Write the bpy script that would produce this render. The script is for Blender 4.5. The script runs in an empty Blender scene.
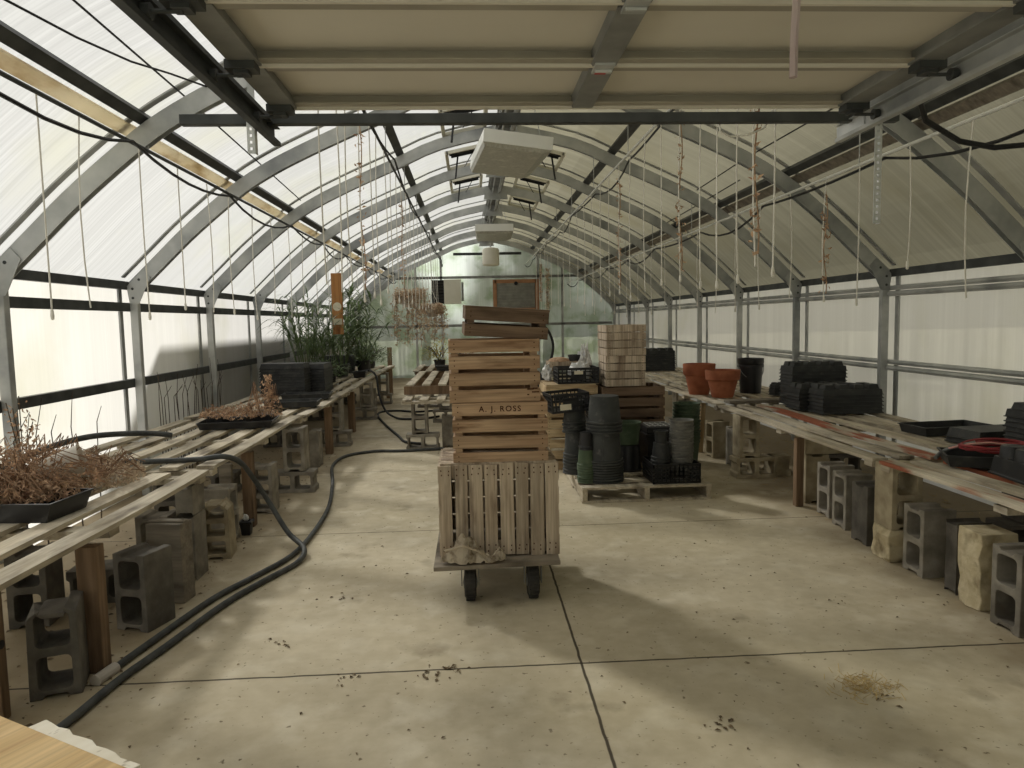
import bpy, bmesh, math, random
from mathutils import Vector, Matrix, Euler
random.seed(7)
PI = math.pi
SC = bpy.context.scene
COL = SC.collection
V = Vector

# ------------------------------------------------------------------ helpers
def lin(c):
    return tuple(((x/255.0)/12.92 if x/255.0 <= 0.04045 else ((x/255.0+0.055)/1.055)**2.4) for x in c)

class MB:
    """collects geometry for ONE mesh object"""
    def __init__(s):
        s.bm = bmesh.new()
    def _add(s, vs, fs):
        bv = [s.bm.verts.new(v) for v in vs]
        for f in fs:
            try: s.bm.faces.new([bv[i] for i in f])
            except ValueError: pass
        return bv
    def box(s, c, d, rot=None, taper=1.0):
        c = V(c); hx, hy, hz = d[0]/2, d[1]/2, d[2]/2
        vs = []
        for z in (-hz, hz):
            k = taper if z > 0 else 1.0
            for x, y in ((-hx,-hy),(hx,-hy),(hx,hy),(-hx,hy)):
                v = V((x*k, y*k, z))
                if rot is not None: v = rot @ v
                vs.append(c+v)
        s._add(vs, [(3,2,1,0),(4,5,6,7),(0,1,5,4),(1,2,6,5),(2,3,7,6),(3,0,4,7)])
        return s
    def beam(s, a, b, w, h, up=(0,0,1)):
        a, b = V(a), V(b); d = (b-a).normalized(); u = V(up)
        x = d.cross(u)
        if x.length < 1e-5: x = d.cross(V((1,0,0)))
        x.normalize(); u = x.cross(d).normalized()
        vs = []
        for p in (a, b):
            for i, j in ((-1,-1),(1,-1),(1,1),(-1,1)): vs.append(p + x*(i*w/2) + u*(j*h/2))
        s._add(vs, [(0,1,2,3),(7,6,5,4),(0,4,5,1),(1,5,6,2),(2,6,7,3),(3,7,4,0)])
        return s
    def tube(s, pts, r, n=6, caps=True, r2=None):
        pts = [V(p) for p in pts]; m = len(pts); rings = []
        prev = None
        for i, p in enumerate(pts):
            d = (pts[min(i+1, m-1)] - pts[max(i-1, 0)])
            if d.length < 1e-9: d = V((0,0,1))
            d.normalize()
            if prev is None:
                x = d.cross(V((0,0,1)))
                if x.length < 1e-3: x = d.cross(V((1,0,0)))
            else:
                x = prev - d*prev.dot(d)
                if x.length < 1e-4: x = d.cross(V((1,0,0)))
            x.normalize(); prev = x; y = d.cross(x)
            rr = r if r2 is None else r + (r2-r)*i/max(1, m-1)
            rings.append([s.bm.verts.new(p + x*(rr*math.cos(2*PI*k/n)) + y*(rr*math.sin(2*PI*k/n))) for k in range(n)])
        for i in range(m-1):
            for k in range(n):
                s.bm.faces.new((rings[i][k], rings[i][(k+1)%n], rings[i+1][(k+1)%n], rings[i+1][k]))
        if caps and n > 2:
            s.bm.faces.new(rings[0][::-1]); s.bm.faces.new(rings[-1])
        return s
    def lathe(s, prof, n=24, c=(0,0,0), rot=None):
        c = V(c); rings = []
        for r, z in prof:
            if r < 1e-6:
                v = V((0,0,z)); v = rot @ v if rot is not None else v
                rings.append([s.bm.verts.new(c+v)])
            else:
                ring = []
                for k in range(n):
                    v = V((r*math.cos(2*PI*k/n), r*math.sin(2*PI*k/n), z))
                    if rot is not None: v = rot @ v
                    ring.append(s.bm.verts.new(c+v))
                rings.append(ring)
        for a, b in zip(rings, rings[1:]):
            if len(a) == 1 and len(b) == 1: continue
            for k in range(n):
                k2 = (k+1) % n
                if len(a) == 1: s.bm.faces.new((a[0], b[k2], b[k]))
                elif len(b) == 1: s.bm.faces.new((a[k], a[k2], b[0]))
                else: s.bm.faces.new((a[k], a[k2], b[k2], b[k]))
        return s
    def loft(s, sections, closed=True, caps=True):
        rings = [[s.bm.verts.new(V(p)) for p in sec] for sec in sections]
        n = len(rings[0])
        for a, b in zip(rings, rings[1:]):
            for k in range(n if closed else n-1):
                k2 = (k+1) % n
                s.bm.faces.new((a[k], a[k2], b[k2], b[k]))
        if caps:
            try:
                s.bm.faces.new(rings[0][::-1]); s.bm.faces.new(rings[-1])
            except ValueError: pass
        return s
    def holed(s, outer, holes, depth, tf):
        """plate with holes: 2-D outline and holes, thickness depth; tf maps (a, b, t) to a point"""
        loops = [outer] + holes
        for t, flip in ((-depth/2, False), (depth/2, True)):
            edges = []
            for lp in loops:
                vs = [s.bm.verts.new(tf(a, b, t)) for a, b in lp]
                edges += [s.bm.edges.new((vs[i], vs[(i+1) % len(vs)])) for i in range(len(vs))]
                if not flip: lp_store.setdefault(id(lp), [None, None])[0] = vs
                else: lp_store.setdefault(id(lp), [None, None])[1] = vs
            bmesh.ops.triangle_fill(s.bm, use_beauty=True, edges=edges)
        for lp in loops:
            A, B = lp_store.pop(id(lp))
            n = len(A)
            for i in range(n):
                s.bm.faces.new((A[i], A[(i+1) % n], B[(i+1) % n], B[i]))
        return s
    def blade(s, p0, dirv, length, w, droop, seg=5, twist=0.0):
        """one arching leaf blade"""
        p = V(p0); d = V(dirv).normalized()
        side = d.cross(V((0,0,1)))
        if side.length < 1e-3: side = V((1,0,0))
        side.normalize()
        if twist: side = Matrix.Rotation(twist, 3, d) @ side
        prev = None
        for i in range(seg+1):
            t = i/seg
            ww = w*(1-t)**0.7*(0.55+0.45*min(1, t*4)) + 0.0006
            a = s.bm.verts.new(p - side*ww); b = s.bm.verts.new(p + side*ww)
            if prev: s.bm.faces.new((prev[0], prev[1], b, a))
            prev = (a, b)
            p = p + d*(length/seg)
            d = (d + V((0,0,-droop/seg))).normalized()
        return s
    def leaf(s, p, size, rnd):
        n = V((rnd.uniform(-1,1), rnd.uniform(-1,1), rnd.uniform(-1,1)))
        if n.length < 0.05: n = V((0,0,1))
        n.normalize(); x = n.orthogonal().normalized(); y = n.cross(x)
        x = Matrix.Rotation(rnd.uniform(0, 6.28), 3, n) @ x; y = n.cross(x)
        p = V(p)
        s._add([p - x*size, p - y*size*0.45 + n*size*0.25, p + x*size, p + y*size*0.45 + n*size*0.25], [(0,1,2,3)])
        return s
    def build(s, name, mat, parent=None, label=None, smooth=False, bevel=0.0, loc=None, rotz=0.0, solid=0.0):
        bmesh.ops.recalc_face_normals(s.bm, faces=s.bm.faces[:])
        me = bpy.data.meshes.new(name); s.bm.to_mesh(me); s.bm.free()
        me.materials.append(mat)
        if smooth:
            for p in me.polygons: p.use_smooth = True
        o = bpy.data.objects.new(name, me); COL.objects.link(o)
        if parent is not None: o.parent = parent
        if loc is not None: o.location = loc
        if rotz: o.rotation_euler = (0,0,rotz)
        if label: o['label'] = label
        if solid:
            m = o.modifiers.new('thickness', 'SOLIDIFY'); m.thickness = solid; m.offset = 0
        if bevel:
            m = o.modifiers.new('edge', 'BEVEL'); m.width = bevel; m.segments = 2; m.limit_method = 'ANGLE'; m.angle_limit = 0.7
        if smooth:
            m = o.modifiers.new('split', 'EDGE_SPLIT'); m.split_angle = 0.75
        return o
lp_store = {}

def tag(o, label, cat, group=None, kind=None):
    o['label'] = label; o['category'] = cat
    if group: o['group'] = group
    if kind: o['kind'] = kind
    return o
def thing(name, label, cat, loc=(0,0,0), rotz=0.0, group=None, kind=None, rot=None):
    o = bpy.data.objects.new(name, None); COL.objects.link(o)
    o.empty_display_size = 0.1
    o.location = loc; o.rotation_euler = rot if rot else (0,0,rotz)
    return tag(o, label, cat, group, kind)
def copy_tree(o, parent=None):
    c = o.copy(); COL.objects.link(c)
    if parent is not None: c.parent = parent
    for ch in list(o.children):
        copy_tree(ch, c)
    return c
def dup(proto, loc, label, rotz=None, group=None, rot=None, first=[]):
    """a placed copy; the proto itself is used the first time"""
    if proto.get('_used'):
        o = copy_tree(proto)
    else:
        o = proto; o['_used'] = 1
    o.location = loc
    if rot is not None: o.rotation_euler = rot
    elif rotz is not None: o.rotation_euler = (0,0,rotz)
    o['label'] = label
    if group: o['group'] = group
    return o
ONES = 'first second third fourth fifth sixth seventh eighth ninth tenth eleventh twelfth thirteenth fourteenth fifteenth sixteenth seventeenth eighteenth nineteenth'.split()
def nth(i):
    if i < 19: return ONES[i]
    t = {2:'twent', 3:'thirt', 4:'fort'}[(i+1)//10]
    return t+'ieth' if (i+1) % 10 == 0 else t+'y-'+ONES[(i+1) % 10 - 1]
def rz(a): return Matrix.Rotation(a, 3, 'Z')

# ------------------------------------------------------------------ materials
def nodes(name):
    m = bpy.data.materials.new(name); m.use_nodes = True
    nt = m.node_tree; nt.nodes.clear()
    return m, nt, nt.nodes, nt.links
def coords(nt, scale, randomise=True):
    N, L = nt.nodes, nt.links
    tc = N.new('ShaderNodeTexCoord'); mp = N.new('ShaderNodeMapping')
    mp.inputs['Scale'].default_value = scale
    if randomise:
        oi = N.new('ShaderNodeObjectInfo'); mu = N.new('ShaderNodeMath'); mu.operation = 'MULTIPLY'; mu.inputs[1].default_value = 37.0
        L.new(oi.outputs['Random'], mu.inputs[0])
        ad = N.new('ShaderNodeVectorMath'); ad.operation = 'ADD'
        L.new(tc.outputs['Object'], ad.inputs[0]); L.new(mu.outputs[0], ad.inputs[1])
        L.new(ad.outputs[0], mp.inputs['Vector'])
    else:
        L.new(tc.outputs['Object'], mp.inputs['Vector'])
    return mp.outputs['Vector']
def noise(nt, vec, scale=1.0, detail=4.0, lo=0.35, hi=0.65):
    N, L = nt.nodes, nt.links
    n = N.new('ShaderNodeTexNoise'); n.inputs['Scale'].default_value = scale; n.inputs['Detail'].default_value = detail
    L.new(vec, n.inputs['Vector'])
    r = N.new('ShaderNodeMapRange'); r.inputs['From Min'].default_value = lo; r.inputs['From Max'].default_value = hi
    L.new(n.outputs['Fac'], r.inputs['Value'])
    return r.outputs['Result'], n.outputs['Fac']
def mixc(nt, fac, a, b):
    N, L = nt.nodes, nt.links
    m = N.new('ShaderNodeMix'); m.data_type = 'RGBA'
    for k, v in ((0, fac), (6, a), (7, b)):
        if hasattr(v, 'is_output'): L.new(v, m.inputs[k])
        elif k == 0: m.inputs[0].default_value = v
        else: m.inputs[k].default_value = (*v, 1)
    return m.outputs[2]
def surf(name, c1, c2, rough=0.7, scale=(6,6,6), c3=None, sc3=(2,2,2), thr=(0.5,0.7), island=0.0, objvar=0.0, metal=0.0, bump=0.0, bscale=60.0, spec=0.3, sheer=0.0, grain=0.0):
    m, nt, N, L = nodes(name)
    out = N.new('ShaderNodeOutputMaterial'); p = N.new('ShaderNodeBsdfPrincipled')
    vec = coords(nt, scale)
    f, raw = noise(nt, vec)
    col = mixc(nt, f, lin(c1), lin(c2))
    if c3 is not None:
        f3, _ = noise(nt, coords(nt, sc3), lo=thr[0], hi=thr[1], detail=6.0)
        col = mixc(nt, f3, col, lin(c3))
    if grain:
        fg, _ = noise(nt, coords(nt, tuple(q*(5 if q > 5 else 1.3) for q in scale)), lo=0.3, hi=0.7, detail=5)
        col = mixc(nt, fg, col, mixc(nt, grain, col, lin((58,44,32))))
    if island or objvar:
        h = N.new('ShaderNodeHueSaturation'); L.new(col, h.inputs['Color'])
        src = N.new('ShaderNodeNewGeometry').outputs['Random Per Island'] if island else N.new('ShaderNodeObjectInfo').outputs['Random']
        a = island or objvar
        r = N.new('ShaderNodeMapRange'); r.inputs['To Min'].default_value = 1-a; r.inputs['To Max'].default_value = 1+a
        L.new(src, r.inputs['Value']); L.new(r.outputs['Result'], h.inputs['Value'])
        col = h.outputs['Color']
    L.new(col, p.inputs['Base Color'])
    p.inputs['Roughness'].default_value = rough; p.inputs['Metallic'].default_value = metal
    p.inputs['Specular IOR Level'].default_value = spec
    if bump:
        b = N.new('ShaderNodeBump'); b.inputs['Strength'].default_value = bump; b.inputs['Distance'].default_value = 0.004
        _, rw = noise(nt, coords(nt, (bscale,)*3)); L.new(rw, b.inputs['Height']); L.new(b.outputs['Normal'], p.inputs['Normal'])
    if sheer:
        t = N.new('ShaderNodeBsdfTranslucent'); L.new(col, t.inputs['Color'])
        mx = N.new('ShaderNodeMixShader'); mx.inputs[0].default_value = sheer
        L.new(p.outputs[0], mx.inputs[1]); L.new(t.outputs[0], mx.inputs[2]); L.new(mx.outputs[0], out.inputs[0])
    else:
        L.new(p.outputs[0], out.inputs[0])
    return m
def polycarb(name, streak, clear=0.16, tint=(236,237,228), stain=(196,194,160), moss=None, reflect=0.3, blotch=(0.5,0.85), ct=(0.66,0.55)):
    """fluted translucent panel: scatters the sun, lets a little straight through, carries dirt streaks"""
    m, nt, N, L = nodes(name)
    out = N.new('ShaderNodeOutputMaterial')
    f1, _ = noise(nt, coords(nt, streak, False), lo=0.35, hi=0.7, detail=6)
    f2, _ = noise(nt, coords(nt, (0.9,0.9,0.9), False), lo=blotch[0], hi=blotch[1], detail=5)
    f4, _ = noise(nt, coords(nt, tuple(q*6 if q > 2 else q*0.6 for q in streak), False), lo=0.3, hi=0.7, detail=3)
    c = mixc(nt, f1, lin(tint), tuple(x*ct[0] for x in lin(tint)))
    c = mixc(nt, f4, c, mixc(nt, 0.5, c, tuple(x*ct[1] for x in lin(tint))))
    c = mixc(nt, f2, c, lin(stain))
    if moss:
        f3, _ = noise(nt, coords(nt, (2.2,2.2,2.2), False), lo=0.48, hi=0.62, detail=9)
        c = mixc(nt, f3, c, lin(moss))
    t = N.new('ShaderNodeBsdfTranslucent'); d = N.new('ShaderNodeBsdfDiffuse'); x = N.new('ShaderNodeBsdfTransparent')
    for n in (t, d): L.new(c, n.inputs['Color'])
    L.new(c, x.inputs['Color'])
    a = N.new('ShaderNodeMixShader'); a.inputs[0].default_value = reflect
    L.new(t.outputs[0], a.inputs[1]); L.new(d.outputs[0], a.inputs[2])
    b = N.new('ShaderNodeMixShader')
    cl = N.new('ShaderNodeMath'); cl.operation = 'MULTIPLY_ADD'; L.new(f1, cl.inputs[0]); cl.inputs[1].default_value = -clear*0.6; cl.inputs[2].default_value = clear
    L.new(cl.outputs[0], b.inputs[0])
    L.new(a.outputs[0], b.inputs[1]); L.new(x.outputs[0], b.inputs[2]); L.new(b.outputs[0], out.inputs[0])
    return m

M = {}
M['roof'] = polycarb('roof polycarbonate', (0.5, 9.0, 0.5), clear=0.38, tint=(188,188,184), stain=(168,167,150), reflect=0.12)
M['roofshade'] = polycarb('olive roof polycarbonate with shade in tint', (0.5, 9.0, 0.5), clear=0.08, tint=(132,128,108), stain=(108,102,78), reflect=0.12, ct=(0.74,0.66))  # darker copy of the roof panels; shade of the sunless half is in the tint
M['sidewall'] = polycarb('side wall polycarbonate', (1.0, 9.0, 0.35), clear=0.09, tint=(226,224,218), stain=(196,194,172), reflect=0.38, ct=(0.86,0.84))
M['endwall'] = polycarb('end wall polycarbonate', (9.0, 1.0, 0.4), clear=0.22, tint=(222,228,222), stain=(186,196,182), moss=(160,172,150), reflect=0.25, blotch=(0.42,0.75))
M['galv'] = surf('galvanised steel', (164,166,164), (188,189,186), 0.5, (5,5,5), c3=(124,127,128), metal=0.25, spec=0.5)
M['darksteel'] = surf('dark painted steel', (60,62,62), (78,80,79), 0.55, (8,8,8), metal=0.3)
M['strut'] = surf('dull grey steel', (122,123,120), (142,142,138), 0.5, (8,8,8), metal=0.25)
M['brightsteel'] = surf('bright zinc', (190,192,192), (215,216,214), 0.4, (9,9,9), metal=0.4)
M['doorpanel'] = surf('grey beige door sheet', (206,200,186), (214,208,194), 0.55, (2,2,2))
M['doorrail'] = surf('grey beige door rail', (150,144,130), (164,158,144), 0.5, (3,3,3))
M['concrete'] = None
M['block'] = surf('grey concrete block', (128,122,112), (152,146,134), 0.95, (12,12,12), c3=(104,98,88), sc3=(5,5,5), objvar=0.14, bump=0.7, bscale=110)
M['blocktan'] = surf('tan concrete block', (158,146,122), (180,168,142), 0.95, (12,12,12), c3=(128,116,94), sc3=(5,5,5), objvar=0.08, bump=0.7, bscale=110)
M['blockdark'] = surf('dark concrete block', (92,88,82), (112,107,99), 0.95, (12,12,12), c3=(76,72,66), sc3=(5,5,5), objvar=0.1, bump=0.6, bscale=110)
M['rough'] = surf('split faced pale block', (186,172,140), (206,194,164), 0.95, (14,14,14), c3=(134,120,94), sc3=(9,9,9), bump=1.0, bscale=50)
M['slat'] = surf('weathered bench wood', (184,172,150), (214,204,184), 0.85, (14,2.2,14), c3=(116,106,92), sc3=(9,2.5,9), thr=(0.52,0.72), island=0.16, grain=0.3)
M['slatred'] = surf('weathered wood with worn red paint', (190,178,156), (216,206,186), 0.85, (14,2.2,14), c3=(172,104,78), sc3=(9,1.6,9), thr=(0.46,0.56), island=0.1, grain=0.3)
M['leg'] = surf('brown post wood', (118,96,74), (142,118,94), 0.85, (20,20,2), c3=(88,72,56), sc3=(14,14,2), island=0.1, grain=0.3)
M['legpale'] = surf('pale post wood', (176,152,116), (198,176,140), 0.85, (20,20,2), c3=(140,116,86), sc3=(14,14,2), grain=0.3)
M['palewood'] = surf('fresh pine board', (206,172,116), (222,190,136), 0.7, (16,1.6,16), c3=(184,146,92), sc3=(20,1.4,20), grain=0.3)
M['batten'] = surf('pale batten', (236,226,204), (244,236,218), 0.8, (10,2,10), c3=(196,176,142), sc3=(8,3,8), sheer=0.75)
M['whitewood'] = surf('chipped white board', (224,216,196), (236,230,214), 0.8, (14,3,14), c3=(140,126,104), sc3=(24,10,24), thr=(0.6,0.68))
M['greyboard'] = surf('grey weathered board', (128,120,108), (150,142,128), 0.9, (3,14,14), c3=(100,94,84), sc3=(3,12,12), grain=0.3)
M['crate'] = surf('brown crate wood', (174,142,112), (200,170,138), 0.8, (2.2,14,18), c3=(122,90,62), sc3=(3,10,14), thr=(0.54,0.72), island=0.14, grain=0.45)
M['cratedark'] = surf('dark old crate wood', (110,90,72), (134,112,92), 0.85, (2.2,14,18), c3=(78,62,50), sc3=(3,10,14), island=0.12, grain=0.45)
M['crategrey'] = surf('grey brown crate wood', (182,164,142), (208,192,170), 0.85, (18,18,2.2), c3=(120,102,86), sc3=(12,12,3), thr=(0.5,0.72), island=0.18, grain=0.45)
M['cratepale'] = surf('pale crate wood', (184,160,124), (206,184,148), 0.85, (2.2,14,18), c3=(146,120,88), sc3=(3,10,14), island=0.1, grain=0.3)
M['stencil'] = surf('dark brown stencil ink', (62,34,18), (84,50,28), 0.9, (60,60,60))
M['deck'] = surf('grey cart plywood', (132,122,108), (154,144,128), 0.85, (4,14,14), c3=(96,88,76), sc3=(5,5,5))
M['rubber'] = surf('dusty black rubber', (52,50,47), (70,67,62), 0.85, (12,12,12))
M['black'] = surf('black plastic', (24,24,26), (33,33,35), 0.42, (8,8,8), c3=(52,51,49), sc3=(10,10,10), thr=(0.58,0.8), spec=0.5)
M['blackmatt'] = surf('dusty black plastic', (44,45,46), (60,61,60), 0.5, (8,8,8), c3=(82,80,76), sc3=(12,12,12), thr=(0.56,0.8))
M['potgrey'] = surf('dusty grey pot plastic', (54,56,56), (70,72,71), 0.6, (9,9,9), c3=(108,106,102), sc3=(14,14,14), thr=(0.58,0.8))
M['potlight'] = surf('dusty pale grey pot plastic', (100,100,96), (126,124,117), 0.65, (9,9,9), c3=(150,147,138), sc3=(14,14,14), thr=(0.55,0.8))
M['potgreen'] = surf('dark green pot plastic', (66,82,62), (84,98,76), 0.55, (9,9,9), c3=(104,112,94), sc3=(14,14,14), thr=(0.58,0.8))
M['terracotta'] = surf('terracotta clay', (162,96,68), (178,112,82), 0.8, (7,7,7), c3=(142,82,58), sc3=(6,6,6))
M['hose'] = surf('grey black hose rubber', (58,60,60), (80,82,81), 0.6, (14,14,14))
M['cable'] = surf('black cable', (26,26,27), (38,38,39), 0.55, (9,9,9))
M['string'] = surf('off white twine', (216,212,202), (230,227,218), 0.9, (20,20,20))
M['pipewhite'] = surf('bright conduit', (204,204,198), (222,222,216), 0.45, (9,9,9), metal=0.15)
M['redhose'] = surf('red rubber cord', (136,48,54), (156,64,66), 0.5, (14,14,14))
M['pinkcord'] = surf('pale pink cord', (206,150,140), (220,170,158), 0.6, (14,14,14))
M['dried'] = surf('dried brown foliage', (178,146,118), (206,176,148), 0.9, (9,9,9), c3=(140,104,82), sc3=(14,14,14), island=0.3, sheer=0.2)
M['driedpale'] = surf('dried straw foliage', (190,170,146), (208,190,166), 0.9, (9,9,9), c3=(164,136,112), sc3=(10,10,10), island=0.25, sheer=0.3)
M['leafgreen'] = surf('reed leaf green', (82,100,66), (112,130,88), 0.6, (6,6,6), c3=(146,148,110), sc3=(4,4,4), thr=(0.56,0.8), island=0.35, sheer=0.3)
M['leafyellow'] = surf('yellow green leaf', (150,150,70), (180,170,92), 0.7, (6,6,6), c3=(190,120,60), sc3=(7,7,7), island=0.25, sheer=0.3)
M['twig'] = surf('dark dry stem', (62,52,42), (84,72,58), 0.9, (9,9,9))
M['drystem'] = surf('dried brown stem', (132,104,82), (158,130,106), 0.9, (9,9,9))
M['soil'] = surf('dry potting soil', (66,54,42), (90,76,60), 1.0, (30,30,30))
M['whitepot'] = surf('milky white plastic', (216,208,198), (228,222,212), 0.5, (8,8,8), sheer=0.35)
M['orange'] = surf('orange brown wood', (178,124,72), (196,142,88), 0.7, (20,20,2), c3=(136,84,48), sc3=(14,14,2), grain=0.3)
M['sticker'] = surf('pale label paper', (214,206,182), (226,218,196), 0.7, (20,20,20))
M['redsticker'] = surf('red sticker', (176,40,40), (190,54,50), 0.6, (20,20,20))
M['lampwhite'] = surf('white lamp housing', (226,226,220), (234,234,228), 0.5, (4,4,4))
M['lens'] = surf('prismatic lamp lens', (150,147,134), (172,169,155), 0.35, (40,40,40), c3=(200,197,184), sc3=(9,9,9), thr=(0.55,0.75), spec=0.6)
M['vinyl'] = surf('cream painted metal', (206,202,184), (216,212,196), 0.6, (4,4,4))
M['grille'] = surf('dark louvre metal', (44,44,42), (60,60,57), 0.6, (8,8,8))
M['shutter'] = surf('grey aluminium shutter', (142,142,136), (160,160,153), 0.5, (6,2,6), metal=0.3)
M['frameorange'] = surf('orange stained timber', (150,110,80), (168,126,92), 0.75, (6,6,6))
M['strap'] = surf('faded mauve strap', (176,158,158), (196,180,178), 0.85, (30,30,4))
M['litter'] = surf('dry leaf litter', (96,82,64), (124,108,84), 0.95, (9,9,9), island=0.3)
M['straw'] = surf('straw', (170,146,98), (196,172,120), 0.9, (9,9,9), island=0.2)
M['barkleaf'] = surf('tree leaves', (70,96,52), (110,136,74), 0.7, (3,3,3), c3=(160,164,96), sc3=(2,2,2), island=0.3, sheer=0.3)
M['bark'] = surf('tree bark', (84,70,56), (104,90,74), 0.95, (4,4,1))
M['shed'] = surf('grey shed cladding', (120,118,112), (138,136,130), 0.8, (1,9,1))
M['grass'] = surf('dry grass ground', (194,192,172), (208,205,184), 0.95, (0.6,0.6,0.6), c3=(202,196,172), sc3=(0.3,0.3,0.3))
M['foil'] = surf('brown translucent film', (196,182,158), (216,204,182), 0.35, (14,14,14), c3=(120,98,70), sc3=(20,20,20), spec=0.7, sheer=0.4)
M['whitebag'] = surf('white plastic film', (226,226,224), (238,238,236), 0.4, (14,14,14), c3=(190,192,192), sc3=(20,20,20), spec=0.6, sheer=0.35)

def floor_material():
    m, nt, N, L = nodes('poured concrete floor')
    out = N.new('ShaderNodeOutputMaterial'); p = N.new('ShaderNodeBsdfPrincipled')
    f, _ = noise(nt, coords(nt, (0.8,0.8,0.8), False), detail=8)
    c = mixc(nt, f, lin((186,174,148)), lin((204,192,166)))
    f, _ = noise(nt, coords(nt, (0.45,0.7,0.7), False), lo=0.5, hi=0.68, detail=7)
    c = mixc(nt, f, c, lin((166,156,134)))
    f, _ = noise(nt, coords(nt, (5,5,5), False), lo=0.52, hi=0.95, detail=12)
    c = mixc(nt, f, c, lin((224,216,196)))
    f, _ = noise(nt, coords(nt, (2.1,2.1,2.1), False), lo=0.62, hi=0.74, detail=10)
    c = mixc(nt, f, c, lin((140,128,106)))
    f, _ = noise(nt, coords(nt, (34,34,34), False), lo=0.66, hi=0.72, detail=3)
    c = mixc(nt, f, c, lin((120,108,86)))
    f, _ = noise(nt, coords(nt, (13,13,13), False), lo=0.35, hi=0.75, detail=12)
    c = mixc(nt, f, mixc(nt, 0.10, c, lin((90,80,62))), mixc(nt, 0.10, c, lin((240,234,216))))
    # earth trodden in along the benches
    tcd = N.new('ShaderNodeTexCoord'); spd = N.new('ShaderNodeSeparateXYZ'); L.new(tcd.outputs['Object'], spd.inputs[0])
    sb = N.new('ShaderNodeMath'); sb.operation = 'SUBTRACT'; L.new(spd.outputs[0], sb.inputs[0]); sb.inputs[1].default_value = 0.45
    ab = N.new('ShaderNodeMath'); ab.operation = 'ABSOLUTE'; L.new(sb.outputs[0], ab.inputs[0])
    _, nz = noise(nt, coords(nt, (2.4,2.4,2.4), False), detail=9)
    jn = N.new('ShaderNodeMath'); jn.operation = 'MULTIPLY_ADD'; L.new(nz, jn.inputs[0]); jn.inputs[1].default_value = 1.5; L.new(ab.outputs[0], jn.inputs[2])
    dr = N.new('ShaderNodeMapRange'); dr.inputs['From Min'].default_value = 2.35; dr.inputs['From Max'].default_value = 3.1; dr.inputs['To Max'].default_value = 0.75; L.new(jn.outputs[0], dr.inputs['Value'])
    c = mixc(nt, dr.outputs['Result'], c, lin((126,110,84)))
    # dirt-filled saw joints
    tc = N.new('ShaderNodeTexCoord'); wob = N.new('ShaderNodeTexNoise'); wob.inputs['Scale'].default_value = 9
    L.new(tc.outputs['Object'], wob.inputs['Vector'])
    sp = N.new('ShaderNodeSeparateXYZ'); L.new(tc.outputs['Object'], sp.inputs[0])
    def line(sock, at, w):
        a = N.new('ShaderNodeMath'); a.operation = 'SUBTRACT'; L.new(sock, a.inputs[0]); a.inputs[1].default_value = at
        w2 = N.new('ShaderNodeMath'); w2.operation = 'MULTIPLY_ADD'; L.new(wob.outputs['Fac'], w2.inputs[0]); w2.inputs[1].default_value = 0.012; w2.inputs[2].default_value = -0.006
        ad = N.new('ShaderNodeMath'); ad.operation = 'ADD'; L.new(a.outputs[0], ad.inputs[0]); L.new(w2.outputs[0], ad.inputs[1])
        b = N.new('ShaderNodeMath'); b.operation = 'ABSOLUTE'; L.new(ad.outputs[0], b.inputs[0])
        r = N.new('ShaderNodeMapRange'); r.inputs['From Min'].default_value = w*0.5; r.inputs['From Max'].default_value = w
        r.inputs['To Min'].default_value = 0.92; r.inputs['To Max'].default_value = 0.0
        L.new(b.outputs[0], r.inputs['Value']); return r.outputs['Result']
    for ax, at, w in ((0,0.445,0.008),(1,3.02,0.008),(1,5.14,0.006),(1,7.3,0.006),(1,9.5,0.006)):
        c = mixc(nt, line(sp.outputs[ax], at, w), c, lin((52,44,34)))
    L.new(c, p.inputs['Base Color']); p.inputs['Roughness'].default_value = 0.82; p.inputs['Specular IOR Level'].default_value = 0.25
    b = N.new('ShaderNodeBump'); b.inputs['Strength'].default_value = 0.35; b.inputs['Distance'].default_value = 0.004
    _, rw = noise(nt, coords(nt, (16,16,16), False), detail=10); L.new(rw, b.inputs['Height']); L.new(b.outputs['Normal'], p.inputs['Normal'])
    L.new(p.outputs[0], out.inputs[0])
    return m
M['concrete'] = floor_material()

# ------------------------------------------------------------------ camera, sun, sky
def camera():
    yaw, pitch, roll = 0.0544, -0.0869, -0.0199
    cy, sy, cp, sp = math.cos(yaw), math.sin(yaw), math.cos(pitch), math.sin(pitch)
    fw = V((sy*cp, cy*cp, sp)); rt = V((cy, -sy, 0)); up = rt.cross(fw)
    cr, sr = math.cos(roll), math.sin(roll)
    r2 = rt*cr + up*sr; u2 = up*cr - rt*sr
    cam = bpy.data.cameras.new('camera'); o = bpy.data.objects.new('camera', cam); COL.objects.link(o)
    mt = Matrix((( r2.x, u2.x, -fw.x, 0), (r2.y, u2.y, -fw.y, 0), (r2.z, u2.z, -fw.z, 1.5), (0,0,0,1)))
    o.matrix_world = mt
    cam.sensor_width = 36; cam.lens = 720/1024*36; cam.clip_start = 0.05; cam.clip_end = 300
    SC.camera = o
camera()
SUN_DIR = V((0.75, -1.0, -0.95)).normalized()
sl = bpy.data.lights.new('sun', 'SUN'); so = bpy.data.objects.new('sun', sl); COL.objects.link(so)
so.rotation_euler = SUN_DIR.to_track_quat('-Z', 'Y').to_euler(); so.location = (-8, 16, 16)
sl.energy = 8.6; sl.angle = math.radians(4.5); sl.color = (1.0, 0.982, 0.958)
w = bpy.data.worlds.new('sky'); SC.world = w; w.use_nodes = True
bg = w.node_tree.nodes['Background']; bg.inputs[0].default_value = (0.97, 0.97, 1.0, 1); bg.inputs[1].default_value = 0.24
SC.view_settings.view_transform = 'Standard'; SC.view_settings.look = 'None'; SC.view_settings.gamma = 1.0
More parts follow.
